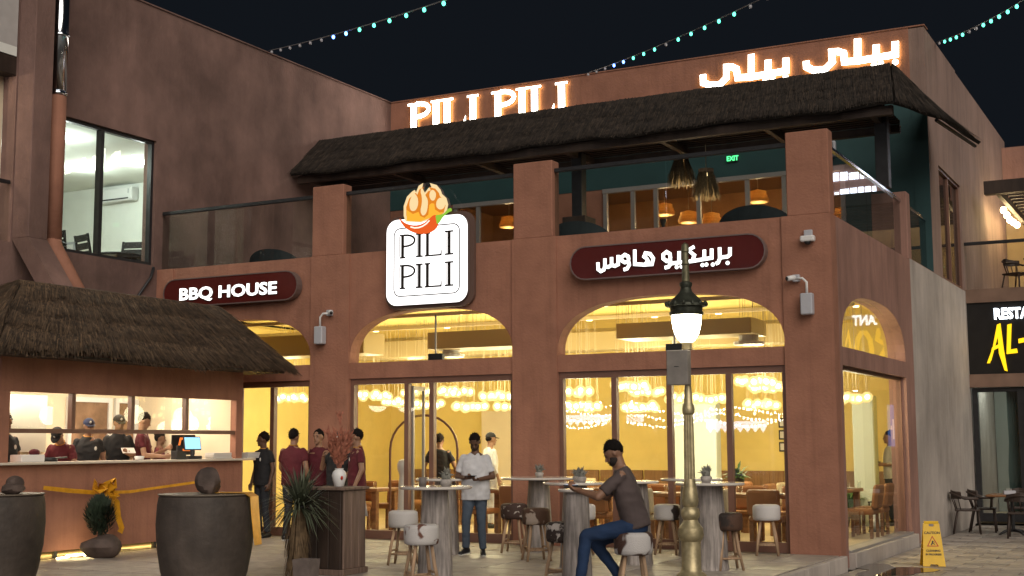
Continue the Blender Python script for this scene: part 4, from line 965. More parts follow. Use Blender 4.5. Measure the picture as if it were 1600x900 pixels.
    if cap:
        m_ = MB(); m_.ell((0,0,0), (.089,.103,.092), 18, 12); m_.v = [(x, y, max(z, -.006)) for x, y, z in m_.v]
        vs = []; n = 12
        for zz in (.0,-.008):
            for k in range(n): a = math.pi+math.pi*k/(n-1); vs.append((.078*math.cos(a), -.06+.115*math.sin(a)-(.0), -.004+zz-.02*abs(math.sin(a))))
        m_.add(vs, [tuple(range(n)), tuple(range(2*n-1,n-1,-1))]+[(i,n+i,n+(i+1)%n,(i+1)%n) for i in range(n)])
        m_.xf(Matrix.Translation(hp(0,.014,.046))@hr.to_4x4()); m_.build('cap', cap, T, True)
        m_ = MB().ell((0,-.101,.030), (.016,.006,.022), 8, 6); m_.xf(Matrix.Translation(hp(0,.014,.046))@hr.to_4x4()); m_.build('cap_badge', whl, T, True)
        m_ = MB(); m_.ell((0,0,0), (.080,.088,.06), 14, 8); m_.v = [(x, max(y, -.03), z) for x, y, z in m_.v]; m_.xf(Matrix.Translation(hp(0,.030,.01))@hr.to_4x4()); m_.build('hair', hair_m, T, True)
    if beard:
        m_ = MB(); m_.ell((0,0,0), (.064,.074,.066), 16, 12); m_.v = [(x, min(y, .045), min(z, (.055 if abs(x) > .045 else -.010 if abs(x) > .030 else -.022))) for x, y, z in m_.v]
        m_.ell((0,-.064,.0), (.026,.010,.006), 8, 6)
        m_.xf(Matrix.Translation(hp(0,-.026,-.052))@hr.to_4x4()); m_.build('beard', beard_m, T, True)
    return T, U
# ================================================================== TERRACE FURNITURE
seatm = dict(
 white=COW('white_hide', (.55,.53,.52), (.50,.48,.47), 3, .9, 1), wb=COW('white_brown_hide', (.52,.50,.49), (.13,.05,.03), 4.2, .54, 4), dk=COW('dark_flecked_hide', (.030,.018,.015), (.45,.41,.38), 11, .57, 2, .03),
 brown=COW('brown_hide', (.070,.032,.018), (.018,.011,.009), 5, .5, 3, .06), stripe=COW('brown_striped_hide', (.075,.036,.020), (.38,.31,.26), 4, .61, 6), spot=COW('dark_spotted_hide', (.045,.022,.016), (.40,.36,.33), 13, .64, 9, .03),
 bw=COW('white_black_hide', (.52,.50,.49), (.030,.020,.018), 2.6, .54, 12), bw2=COW('white_patched_hide', (.50,.48,.47), (.06,.028,.02), 3.4, .50, 17), scar=COW('white_marked_hide', (.52,.50,.49), (.10,.08,.075), 4.5, .66, 21))
def stool(label, x, y, rz, key, hgt=.69):
    t = thing('cowhide_stool', label, 'stool', (x,y,0), rz, 'cowhide bar stools on the terrace')
    s0_ = hgt-.215; rnd = random.Random(int(x*100+y*10))
    o = MB().lathe([(.0,s0_),(.165,s0_),(.183,s0_+.012),(.190,s0_+.05),(.190,s0_+.17),(.182,s0_+.20),(.150,hgt),(.0,hgt+.006)], 28, wob=.012).build('seat', seatm[key], t); autosmooth(o, 60)
    MB().tube([(.189*math.cos(.4),.189*math.sin(.4),s0_+.012),(.193*math.cos(.4),.193*math.sin(.4),s0_+.1),(.186*math.cos(.4),.186*math.sin(.4),s0_+.198)], .004, 5).build('seam', seatm[key], t, True)
    ft = []
    for k in range(4):
        a = math.pi/4+k*math.pi/2+rnd.uniform(-.08,.08); tp = Vector((.115*math.cos(a),.115*math.sin(a),s0_+.005)); bt = Vector((.215*math.cos(a),.215*math.sin(a),0)); ft.append((tp,bt))
        m_ = tp.lerp(bt,.5)+Vector((rnd.uniform(-.008,.008),rnd.uniform(-.008,.008),0))
        MB().tube([tp,m_,bt], [.018,.020,.017], 9).build('leg', wood_pale, t, True)
    for k in range(4):
        f_ = .62 if k % 2 else .70
        MB().tube([ft[k][0].lerp(ft[k][1],f_), ft[(k+1)%4][0].lerp(ft[(k+1)%4][1],f_)], .014, 8).build('stretcher', wood_pale, t, True)
    return t
stool('plain white cowhide stool beside the trunk table at left', -4.75,-3.70, .3, 'white')
stool('white cowhide stool with rust-brown patches in front of the left trunk table', -2.98,-6.11, .9, 'wb')
stool('dark brown spotted cowhide stool nearest the middle wall pier', -4.34,-1.39, .2, 'spot')
stool('brown cowhide stool with a pale stripe, middle of three', -3.45,-2.45, .7, 'stripe')
stool('black cowhide stool flecked with white, nearest of three', -1.75,-5.15, 1.2, 'dk')
stool('white stool half hidden behind the striped brown stool', -3.35,-1.2, .5, 'white')
stool('white and black cowhide stool just left of the lamp post', -2.22,-.80, .1, 'bw')
stool('white and brown cowhide stool under the seated man', -.42,-6.35, .5, 'bw2')
stool('plain dark brown cowhide stool right of the lamp post', -.74,-2.60, .6, 'brown')
stool('white cowhide stool with a dark mark near the corner column', -.93,-.36, .3, 'scar')
top_m = M('pale_table_top', (.58,.54,.50), .12, var=.08, scale=4, spec=.6)
def trunk_table(label, x, y, r=.45, hgt=1.06, rb=.215, rt=.145, glass_top=False):
    t = thing('trunk_table', label, 'table', (x,y,0), x*7.3, 'round bar tables on log trunks')
    n = 26; prof = []; rnd = random.Random(int(x*50)); mb = MB()
    ang = [1+.06*math.sin(3*2*math.pi*k/n+x)+rnd.uniform(-.035,.035) for k in range(n)]
    lv = [(rb*1.06,0),(rb,.06),(rb*.97,.3),(rb*.88,.6),(rt*1.08,.85),(rt,hgt-.035)]
    vs = [(r_*ang[k]*math.cos(2*math.pi*k/n), r_*ang[k]*math.sin(2*math.pi*k/n), z) for r_, z in lv for k in range(n)]
    mb.add(vs, [(i*n+k,i*n+(k+1)%n,(i+1)*n+(k+1)%n,(i+1)*n+k) for i in range(len(lv)-1) for k in range(n)]+[tuple(range(n-1,-1,-1)),tuple((len(lv)-1)*n+k for k in range(n))])
    autosmooth(mb.build('trunk', grey_wood, t), 50)
    autosmooth(MB().lathe([(0,hgt-.033),(r-.012,hgt-.033),(r,hgt-.024),(r,hgt-.008),(r-.01,hgt),(0,hgt)], 40).build('table_top', top_m, t), 30)
    return t
tt = [('log table with a clay cup and cactus in front of the doors', -3.41,-5.10,.42), ('log table behind the left trunk table', -5.10,-2.05,.42), ('log table standing against the middle wall pier', -4.10,-1.05,.56),
      ('wide log table behind the flecked black stool', -2.55,-3.10,.42), ('slim log table at the seated man\'s elbow', -1.50,-5.35,.19), ('log table hidden behind the seated man', -2.05,-2.35,.30), ('log table with a grey cactus right of the lamp post', -.92,-2.70,.43), ('log table behind the lamp post by the window', -1.80,-.95,.43)]
for l, x, y, r in tt: trunk_table(l, x, y, r, rb=.195 if r > .2 else .155, rt=.145 if r > .2 else .125)
def cactus(label, x, y, z, s=1):
    t = thing('cactus_pot', label, 'plant', (x,y,z), x*3, 'small cactus pots on tables')
    MB().lathe([(.0,0),(.05*s,0),(.065*s,.05*s),(.055*s,.07*s),(0,.07*s)], 14).build('pot', M('pale_clay', (.35,.32,.30), .7, var=.2, scale=20) if 'pale_clay' not in bpy.data.materials else bpy.data.materials['pale_clay'], t, True)
    mb = MB(); rnd = random.Random(int(x*31))
    mb.ell((0,0,.10*s),(.05*s,.05*s,.055*s),12,8)
    for k in range(26):
        a = rnd.random()*6.28; e = rnd.uniform(.1,1.4); d = Vector((math.cos(a)*math.cos(e), math.sin(a)*math.cos(e), math.sin(e)))
        mb.tube([Vector((0,0,.10*s))+d*.03*s, Vector((0,0,.10*s))+d*rnd.uniform(.07,.11)*s], [.014*s,.003*s], 5)
    mb.build('cactus', M('grey_cactus', (.17,.17,.15), .8, var=.3, scale=30) if 'grey_cactus' not in bpy.data.materials else bpy.data.materials['grey_cactus'], t)
cactus('spiky grey cactus on the left trunk table', -3.33,-5.0,1.06,1.1); cactus('grey cactus on the table against the wall pier', -4.10,-1.05,1.06); cactus('grey cactus on the wide table left of the seated man', -2.45,-3.15,1.06); cactus('grey cactus between the pier and the seated man', -2.7,-2.75,1.06,.9); cactus('dark grey cactus on the table right of the lamp post', -.98,-2.65,1.06,1.1)
c_ = thing('clay_cup', 'small grey clay cup beside the cactus on the left table', 'cup', (-3.62,-5.05,1.06)); MB().lathe([(0,0),(.042,0),(.048,.10),(.044,.10),(.038,.012),(0,.012)],16).build('cup_body', M('grey_clay',(.16,.14,.13),.7), c_, True)

# ---- lamp post
L = thing('lamp_post', 'tall gold lamp post with a lit globe lantern', 'lamp', (-.29,-5.1,0))
autosmooth(MB().lathe([(0,0),(.164,0),(.157,.177),(.116,.21),(.102,.243),(.102,.52),(.123,.546),(.136,.586),(.129,.659),(.089,.712),(.075,.745),(.095,.771),(.102,.811),(.089,.851),(.068,.877),(.082,.904),(.089,.937),(.075,1.057),(.061,1.144),(.058,1.17)], 28).build('base', brass, L), 30)
mb = MB(); n = 28
for z, r in ((1.172,.058),(1.842,.052)):
    for k in range(n): q = r*(1-.10*(k % 2)); mb.v.append((q*math.cos(2*math.pi*k/n), q*math.sin(2*math.pi*k/n), z))
mb.f += [(k,(k+1)%n,n+(k+1)%n,n+k) for k in range(n)]+[tuple(range(n-1,-1,-1)),tuple(n+k for k in range(n))]; mb.m += [0]*(n+2)
mb.build('fluted_shaft', brass, L)
autosmooth(MB().lathe([(.05,1.843),(.061,1.856),(.068,1.896),(.061,1.937),(.048,1.964),(.041,2.086),(.034,2.154),(.034,2.522),(.055,2.535),(.055,2.597),(.061,2.61)], 24).build('upper_shaft', brass, L), 30)
MB().lathe([(.056,2.611),(.089,2.638),(.123,2.693),(.146,2.768),(.157,2.85),(.160,2.897)], 28).build('globe', lamp_gl, L, True)
autosmooth(MB().lathe([(.16,2.8985),(.177,2.899),(.184,2.926),(.17,2.94),(.177,2.981),(.218,2.995),(.211,3.022),(.164,3.05),(.116,3.105),(.068,3.153),(.055,3.195),(.068,3.222),(.068,3.25),(.041,3.264)], 28).build('lantern_roof', iron, L), 30)
for k in range(14):
    a = 2*math.pi*k/14; MB().ell((.212*math.cos(a),.212*math.sin(a),3.02),(.022,.022,.03),6,5).build('crown_knob', iron, L, True)
autosmooth(MB().lathe([(.041,3.265),(.037,3.437),(.048,3.451),(.037,3.471),(.034,3.576),(.044,3.589),(.041,3.624),(.034,3.666),(0,3.69)], 20).build('finial', M('weathered_gold', (.16,.15,.09), .5, metal=.5, var=.3, scale=20), L), 30)
bxs = thing('loudspeaker', 'grey outdoor speaker box strapped to the lamp post', 'speaker', (-.355,-5.17,2.154), R(6))
MB().cbox(-.115,.115,-.10,.05,0,.368,.008).build('speaker_case', M('weathered_grey_box', (.22,.20,.18), .5, var=.15, scale=8), bxs)
MB().box(-.03,.02,-.104,-.1,.19,.197).build('speaker_mark', black_m, bxs); MB().box(-.1,.1,.05,.07,.30,.34).build('speaker_strap', steel, bxs)

# ---- caution sign
cs = thing('caution_sign', 'yellow folding caution sign standing on the wet street', 'sign', (.98,1.25,ZS+.003), R(20))
def panel(sgn):
    p = [(-.155,0),(-.06,0),(-.05,.03),(.05,.03),(.06,0),(.155,0),(.11,.60),(.095,.615),(.035,.615),(.035,.56),(-.035,.56),(-.035,.615),(-.095,.615),(-.11,.60)]
    mb = MB(); mb.prism(p, -.008, .008); a = sgn*math.atan2(.13,.61)
    mb.xf(Matrix.Translation((0, sgn*-.135, 0)) @ Matrix.Rotation(-a, 4, 'X')); return mb
fa = panel(1); fa.build('front_panel', yellow_pl, cs); panel(-1).build('back_panel', yellow_pl, cs)
MB().cbox(-.10,.10,-.02,.02,.585,.625,.006).build('hinge', yellow_pl, cs)
for q in (-1,1): MB().tube([(q*.13,-.085,.24),(q*.13,.085,.24)],.006,6).build('spreader', yellow_pl, cs)
AX = Matrix.Translation((0,-.135,0)) @ Matrix.Rotation(-math.atan2(.13,.61), 4, 'X')
def cprint(txt, size, z, off=.0012):
    me = text_mesh(txt, size, .0015, off, [blk_pr]); me.transform(AX @ Matrix.Translation((0,-.010,z))); link('printed_text', me, cs)
cprint('CAUTION', .048, .455); cprint('CLEANING', .040, .205); cprint('IN PROGRESS', .036, .155)
mb = MB(); mb.ribbon([(-.072,.285),(.072,.285),(0,.42)], .014, -.011, -.008, (0,0,0), True); mb.xf(AX); mb.build('warning_triangle', red_pr, cs)
mb = MB(); mb.ribbon([(-.02,.30),(-.005,.33),(.0,.36)], .016, -.0112, -.0082); mb.ribbon([(-.005,.335),(.03,.305)], .01, -.0114, -.0084); mb.ribbon([(.005,.35),(.028,.335)], .007, -.0116, -.0086); mb.xf(AX); mb.build('figure_mark', blk_pr, cs)

# ---- security cameras
def cam_arm(label, x, z, q):
    t = thing('security_camera', label, 'camera', (x,0,z), 0, 'security cameras on the facade')
    MB().cbox(-.05,.05,-.08,-.001,.06,.16,.01).build('mount', grey_pl, t); MB().tube([(0,-.07,.10),(q*.10,-.09,.10),(q*.16,-.09,.04),(q*.16,-.09,-.12)],.018,8).build('arm', white_pl, t, True)
    MB().cbox(q*.16-.085,q*.16+.085,-.16,-.02,-.42,-.12,.015).build('housing', grey_pl, t); MB().tube([(-q*.02,-.06,.12),(-q*.10,-.14,.10)],.038,12).build('camera_head', white_pl, t, True); MB().tube([(-q*.101,-.141,.0998),(-q*.112,-.152,.096)],.028,12).build('lens', black_m, t, True)
cam_arm('white camera and box on the pier left of the middle arch', -8.58, 3.66, -1); cam_arm('white camera and box on the corner column', -.50, 3.75, 1)
t = thing('security_camera', 'small white dome camera high on the corner column', 'camera', (-.31,0,4.40), 0, 'security cameras on the facade')
MB().cbox(-.06,.06,-.06,-.001,.05,.14,.01).build('mount', grey_pl, t); MB().cbox(-.10,.10,-.13,-.02,-.03,.05,.015).build('dome_base', white_pl, t); MB().ell((0,-.075,-.035),(.05,.05,.045),12,8).build('dome', black_m, t, True)

# ================================================================== PLANTERS, PROPS BY THE KIOSK
def rock(label, loc, r, seed, rz=0):
    rnd = random.Random(seed); mb = MB(); mb.ell((0,0,0),(1,1,1),14,10)
    ns = [(Vector((rnd.gauss(0,1),rnd.gauss(0,1),rnd.gauss(0,1))).normalized(), rnd.uniform(.62,.9)) for _ in range(11)]
    vs = []
    for v in mb.v:
        d = Vector(v); 
        for n_, k in ns:
            e = d.dot(n_)
            if e > k: d -= n_*(e-k)*.9
        vs.append((d.x*r[0], d.y*r[1], d.z*r[2]))
    zm = min(v[2] for v in vs); mb.v = [(x,y,max(z,zm*.82)-zm*.82) for x,y,z in vs]
    o = mb.build('rock', stone_m, None, False, loc, (0,0,rz)); tag(o, label, 'rock'); autosmooth(o, 28); return o
def big_pot(label, x, y):
    t = thing('barrel_planter', label, 'planter', (x,y,0), 0, 'large dark barrel planters')
    autosmooth(MB().lathe([(0,0),(.37,0),(.40,.02),(.455,.22),(.50,.48),(.515,.72),(.505,.92),(.49,1.005),(.475,1.015),(.46,1.0),(0,.995)], 48).build('pot', pot_m, t), 35)
    autosmooth(MB().lathe([(0,.997),(.48,1.012),(.50,1.022),(.50,1.032),(.0,1.03)], 48).build('lid', M('pot_lid', (.16,.13,.10), .45) if 'pot_lid' not in bpy.data.materials else bpy.data.materials['pot_lid'], t), 30)
big_pot('large dark barrel planter with a gold ribbon draped over it', -4.95,-7.30); big_pot('large dark barrel planter cut by the left picture edge', -7.14,-8.16)
rock('tall brown rock on the ribboned barrel planter', (-4.93,-7.28,1.03), (.155,.13,.16), 3, .4); rock('flat brown rock on the barrel planter at the picture edge', (-6.87,-8.18,1.03), (.13,.11,.075), 8, 1.0); rock('jagged brown rock behind the flat one at the picture edge', (-7.05,-8.0,1.03), (.12,.11,.11), 15, 2.0)
# gold ribbon over the pot rim
rb = MB(); rp_ = [(-.05,.15,1.036),(.25,.16,1.04),(.44,.16,1.04),(.52,.16,1.0),(.55,.15,.80),(.585,.14,.60),(.60,.14,.50)]
for i in range(len(rp_)-1):
    a, b_ = rp_[i], rp_[i+1]; w0, w1 = .12-.005*i, .12-.005*(i+1)
    a = Vector(a); b_ = Vector(b_); sd = Vector((-.25,.97,0)).normalized()
    rb.add([a-sd*w0,a+sd*w0,b_+sd*w1,b_-sd*w1,a-sd*w0+Vector((.004,0,.004)),a+sd*w0+Vector((.004,0,.004)),b_+sd*w1+Vector((.004,0,.004)),b_-sd*w1+Vector((.004,0,.004))],[(0,1,2,3),(7,6,5,4),(0,3,7,4),(1,5,6,2)])
o = rb.build('gold_ribbon', gold_sat, None, False, (-4.95,-7.30,0)); tag(o, 'wide gold satin ribbon falling over the barrel planter rim', 'ribbon')
# bow on the kiosk
bo = thing('ribbon_bow', 'gold satin bow tied on a ribbon across the kiosk front', 'bow', (-9.50,-4.30,.88))
def band(pts, w, nm, seed=0, up=None):
    pts = [Vector(p) for p in pts]; mb = MB(); n = len(pts)
    for i, p_ in enumerate(pts):
        d = (pts[min(i+1,n-1)]-pts[max(i-1,0)]).normalized(); u = (up or Vector((0,0,1))); s_ = (u-d*u.dot(d)); s_ = s_.normalized() if s_.length > .05 else Vector((0,1,0)); nn = d.cross(s_)*.002
        ww = w*(1+.15*math.sin(i*1.3+seed)); mb.v += [tuple(p_-s_*ww/2-nn), tuple(p_+s_*ww/2-nn), tuple(p_+s_*ww/2+nn), tuple(p_-s_*ww/2+nn)]
    for i in range(n-1):
        a = i*4; b_ = a+4
        for q in range(4): mb.f.append((a+q,b_+q,b_+(q+1)%4,a+(q+1)%4)); mb.m.append(0)
    o = mb.build(nm, gold_sat, bo); return o
band([(.0,-1.02,.10),(.0,-.55,.045),(.02,-.05,0)], .055, 'ribbon_band'); band([(.02,.05,0),(.0,.6,-.01),(.0,1.3,.04),(.0,2.2,.1)], .045, 'ribbon_band', 2)
rnd = random.Random(5)
for k in range(9):
    a = 2*math.pi*k/9+.2; r_ = .25 if k % 2 else .19; tx = .05+.05*(k % 3)
    d = Vector((0,math.cos(a),math.sin(a)*.9)); pr = Vector((0,-math.sin(a),math.cos(a)))
    band([(.03,0,0), tuple(Vector((tx,0,0))+d*r_*.5+pr*.05), tuple(Vector((tx+.05,0,0))+d*r_), tuple(Vector((tx+.09,0,0))+d*r_*.6-pr*.04), (.06,0,0)], .11, 'bow_loop', k, Vector((1,.3,.2)))
band([(.06,.12,-.02),(.09,.26,-.16),(.09,.30,-.36),(.10,.37,-.52),(.09,.34,-.58)], .10, 'ribbon_tail', 1, Vector((.2,1,.2)))
# clipped bush on a rock
rock('large brown boulder at the kiosk foot under the little bush', (-9.12,-4.62,0), (.29,.22,.20), 21, .6)
bu = thing('small_shrub', 'small dark green oval shrub on the boulder by the kiosk', 'shrub', (-9.14,-4.62,.30))
mb = MB(); rnd = random.Random(9)
for k in range(2600):
    a = rnd.random()*6.283; e = rnd.uniform(-1.2,1.5); d = Vector((math.cos(a)*math.cos(e),math.sin(a)*math.cos(e),math.sin(e))); r_ = rnd.uniform(.45,1)
    p_ = Vector((d.x*.20*r_,d.y*.18*r_,.24+d.z*.25*r_)); t_ = p_+(d*.05+Vector((rnd.uniform(-.02,.02),rnd.uniform(-.02,.02),.07))); s_ = d.orthogonal().normalized()*.013
    mb.add([p_-s_,p_+s_,t_],[(0,1,2)])
mb.build('foliage', M('dark_shrub_leaf', (.018,.030,.016), .6, var=.4, scale=12), bu); MB().tube([(0,0,-.02),(0,0,.2)],.03,8).build('stem', dark_wood, bu)
ls = thing('light_strip', 'tangle of glowing warm light strip on the ground under the kiosk', 'light strip', (-9.42,-4.62,.02))
rnd = random.Random(4); pts = [(0,-.5,0),(.02,-.3,.01)]
for k in range(16): pts.append((rnd.uniform(-.10,.16), -.22+k*.028+rnd.uniform(-.08,.08), rnd.uniform(0,.05)))
MB().tube(pts, .013, 6).build('led_tube', EM('glowing_led', (1,.80,.42), 10), ls, True)
pz = [(0,.45,.0),(.05,.55,.03),(.0,.62,.05),(-.06,.7,.03),(.0,.9,.02)]; MB().tube(pz,.012,6).build('led_tail', M('pale_cable', (.5,.42,.28), .5), ls, True)
# ---- wooden pedestal with vase
pd = thing('plank_pedestal', 'tall wooden plank pedestal carrying the vase of red plumes', 'pedestal', (-4.89,-5.0,0), R(3))
MB().box(-.26,.245,-.245,.25,.06,1.0).build('core', dark_wood, pd)
for k in range(3):
    y = -.25+k*.168; MB().cbox(.246,.272,y+.004,y+.164,.07,1.0,.006).build('plank', plank, pd)
for k in range(3):
    x = -.26+k*.168; MB().cbox(x+.004,x+.164,-.272,-.246,.07,1.0,.006).build('plank', dark_wood, pd)
MB().cbox(-.30,.30,-.30,.29,1.002,1.035,.006).build('top_board', plank, pd); MB().cbox(-.29,.295,-.295,.28,0,.068,.006).build('plinth', plank, pd)
va = thing('vase', 'white vase painted with a dark flower on the plank pedestal', 'vase', (-4.81,-5.05,1.036)); va.scale = (.78,.78,.78)
autosmooth(MB().lathe([(0,0),(.065,0),(.075,.01),(.10,.10),(.115,.17),(.10,.23),(.062,.265),(.070,.285),(.060,.285),(.05,.27),(0,.26)],24).build('vase_body', white_pl, va), 50)
MB().ell((.09,-.06,.14),(.025,.02,.032),8,6).build('painted_flower', red_pr, va, True)
pl = thing('plume_bouquet', 'bunch of dry rust-red plumes standing in the white vase', 'bouquet', (-4.81,-5.05,1.25)); pl.scale = (.72,.72,.92)
rnd = random.Random(3)
for k in range(11):
    a = rnd.random()*6.28; sp = rnd.uniform(.05,.26) if k else .02; hh = rnd.uniform(.28,.52) if k else .72; mb = MB()
    tip = Vector((math.cos(a)*sp, math.sin(a)*sp, hh))
    mb.tube([(0,0,-.1),tip*.5+Vector((0,0,.05)),tip], [.005,.005,.003], 5)
    for q in range(34):
        f_ = rnd.uniform(.12,1); base = tip*f_; d = (tip.normalized()*.7+Vector((rnd.gauss(0,.5),rnd.gauss(0,.5),rnd.uniform(-.2,.5)))).normalized(); L_ = rnd.uniform(.07,.15); s_ = d.orthogonal().normalized()*rnd.uniform(.012,.026)
        mb.add([base, base+d*L_*.5+s_, base+d*L_, base+d*L_*.5-s_],[(0,1,2,3)])
    mb.build('plume', red_plume, pl)
yu = thing('yucca_plant', 'spiky grey-green yucca with a shaggy dry trunk by the pedestal', 'plant', (-4.99,-5.62,0))
mb = MB(); rnd = random.Random(6)
mb.tube([(0,0,0),(.01,0,.4),(.03,0,.80)], [.08,.085,.07], 10)
for k in range(420):
    a = rnd.random()*6.28; z = rnd.uniform(.12,.84); r_ = rnd.uniform(.08,.12); p_ = Vector((math.cos(a)*r_,math.sin(a)*r_,z)); L_ = rnd.uniform(.15,.35); t_ = p_+Vector((math.cos(a)*.05,math.sin(a)*.05,-L_)); t_.z = max(t_.z,.01); s_ = Vector((-math.sin(a),math.cos(a),0))*rnd.uniform(.005,.013)
    mb.add([p_-s_,p_+s_,t_+s_*.4,t_-s_*.4],[(0,1,2,3)])
mb.build('shaggy_trunk', dry_leaf, yu)
mb = MB()
for k in range(220):
    a = rnd.random()*6.28; e = rnd.uniform(-.5,1.35); L_ = rnd.uniform(.40,.62); d = Vector((math.cos(a)*math.cos(e),math.sin(a)*math.cos(e),math.sin(e))); b_ = Vector((.03,0,.82))+d*.04
    m_ = b_+d*L_*.55; t_ = b_+d*L_+Vector((0,0,-.10*math.cos(e)-.04)); s_ = d.cross(Vector((0,0,1))); s_ = s_.normalized()*.011 if s_.length > .05 else Vector((.011,0,0))
    mb.add([b_-s_,b_+s_,m_+s_*.9,m_-s_*.9,t_],[(0,1,2,3),(3,2,4)])
mb.build('leaves', leaf, yu)
sp_ = thing('small_planter', 'small square grey planter in front of the plank pedestal', 'planter', (-4.62,-5.95,0), R(5)); MB().add([(-.10,-.10,0),(.10,-.10,0),(.10,.10,0),(-.10,.10,0),(-.115,-.115,.25),(.115,-.115,.25),(.115,.115,.25),(-.115,.115,.25),(-.09,-.09,.25),(.09,-.09,.25),(.09,.09,.25),(-.09,.09,.25),(-.09,-.09,.2),(.09,-.09,.2),(.09,.09,.2),(-.09,.09,.2)],[(3,2,1,0),(0,1,5,4),(1,2,6,5),(2,3,7,6),(3,0,4,7),(4,5,9,8),(5,6,10,9),(6,7,11,10),(7,4,8,11),(8,9,13,12),(9,10,14,13),(10,11,15,14),(11,8,12,15),(12,13,14,15)]).build('planter_body', M('grey_cement', (.15,.12,.11), .8, var=.2, scale=8, bump=.2), sp_)
# ================================================================== PEOPLE PLACEMENT
toCam = lambda x, y: (4.64-x, -18.44-y)
# terrace
person('bearded man in a white t-shirt and jeans looking down at his phone', (-4.60,-2.05,0), (.30,-.95), 1.68, 'd', wht, jean, lean=3, head=(32,4), beard=True, vox=.0085, hem=.80, build_=1.04, curl=1.0, sleeve=.76, sole=True, loose=1.26,
  pose=dict(Le=(.265,-.02,1.13), Lw=(.10,-.24,1.10), Re=(-.265,-.02,1.13), Rw=(-.08,-.25,1.12), Lpalm=(0,0,1), Rpalm=(0,0,1), Lk=(.09,-.03,.50), La=(.10,.04,.085), Rk=(-.12,-.10,.51), Ra=(-.14,-.02,.105), Lf=(.25,-1), Rf=(-.35,-1), Rfz=-.05))
ph = thing('phone', 'dark phone in the hands of the man in the white t-shirt', 'phone', (-4.49,-2.37,1.105), R(15)); MB().cbox(-.07,.07,-.04,.04,-.006,.006,.004).build('phone_body', phone_m, ph)
person('man in a black polo standing by the kiosk looking left', (-9.62,-.45,0), (-.25,-.97), 1.75, 'd', blk, drk, head=(0,-55), badge=True, collar=gold_c, vox=.0095, pose=dict(Lf=(.3,-1), Rf=(-.5,-1)))
person('man in a maroon shirt with his back turned beside the kiosk', (-8.76,-.75,0), (-.15,.98), 1.79, 'm', mar, drk, collar=gold_c, vox=.0095, build_=1.08, sole=True, pose=dict(Lk=(.09,-.02,.50), Rk=(-.13,.0,.5), Ra=(-.22,.05,.085), Le=(.25,-.06,1.14), Lw=(.20,-.2,.95)))
person('man in a maroon polo facing left with a rolled paper in his hand', (-7.16,-1.25,0), (-.72,-.70), 1.77, 'm', mar, gry, head=(6,-20), badge=True, collar=gold_c, vox=.0095, build_=1.04, pose=dict(Lw=(.27,-.08,.90), Rw=(-.12,-.22,.98)))
rp = thing('rolled_paper', 'rolled white paper hanging from the maroon polo man\'s hand', 'paper', (-6.93,-1.45,.88), 0); MB().tube([(0,0,.02),(.03,-.01,-.18),(.08,-.02,-.42)],[.03,.038,.045],10).build('paper_roll', M('glossy_paper', (.42,.40,.38), .4, var=.2, scale=10), rp, True)
person('man in a black cap and shirt talking behind the red plumes', (-7.85,-.80,0), (.20,-.98), 1.73, 'm', blk, drk, cap=blk, head=(12,20), collar=None, beard=True, vox=.0095, pose=dict(Re=(-.26,-.02,1.18), Rw=(-.16,-.18,1.38), Lw=(.18,-.24,1.02), Rpalm=(1,0,0)))
person('man in maroon mostly hidden behind the tall red plume', (-8.44,-.50,0), (.1,-.99), 1.78, 'm', mar, drk, vox=.011)
person('man seated on a cowhide stool in a grey-brown t-shirt looking at his phone', (-.44,-6.32,0), (-.93,-.28), 1.74, 'm', brn, jean2, lean=16, head=(16,6), vox=.0085, build_=1.05, curl=.9, sleeve=.80, beard=True, hem=.875, sole=True,
  pose=dict(hip=(0,.03,.80), Lk=(.15,-.44,.66), La=(.17,-.50,.20), Rk=(-.16,-.40,.58), Ra=(-.12,-.12,.22), Le=(.26,-.30,1.04), Lw=(.10,-.52,1.10), Re=(-.26,-.28,1.02), Rw=(-.09,-.52,1.08), Lpalm=(0,.3,1), Rpalm=(0,.3,1), Lfz=-.15, Rf=(.0,-1), Rfz=-.35))
ph = thing('phone', 'phone held up by the seated man over the table', 'phone', (-1.02,-6.48,1.135), R(70)); MB().cbox(-.04,.04,-.075,.075,-.005,.005,.004).build('phone_body', phone_m, ph); MB().box(-.034,.034,-.068,.068,.0055,.0065).build('phone_screen', EM('phone_glow', (.7,.8,1), .8), ph)
# inside the restaurant
person('man in a black t-shirt seen from behind inside the glass door', (-7.95,2.55,0), (-.2,.98), 1.72, 'm', blk, drk, vox=.011, build_=1.06, pose=dict(Le=(.31,.0,1.15), Re=(-.31,.0,1.15), Lw=(.30,-.12,.95), Rw=(-.30,-.12,.95)))
person('man in a white tunic and dark cap inside behind the phone user', (-7.30,3.3,0), (.6,.8), 1.74, 'm', wht, wht, cap=blk, vox=.011, sleeve=1.6)
person('waiter in a pale shirt holding a tray behind the side window', (-.78,7.0,0), (-.9,-.4), 1.74, 'm', wht, drk, vox=.011, sleeve=1.4, pose=dict(Lw=(.12,-.34,1.12), Rw=(-.12,-.34,1.12), Lpalm=(0,0,1), Rpalm=(0,0,1)))
tr_ = thing('serving_tray', 'dark serving tray held by the waiter behind the side window', 'tray', (-1.13,6.83,1.16)); MB().lathe([(0,0),(.20,0),(.22,.02),(.21,.02),(.19,.008),(0,.008)],20).build('tray_dish', black_m, tr_)
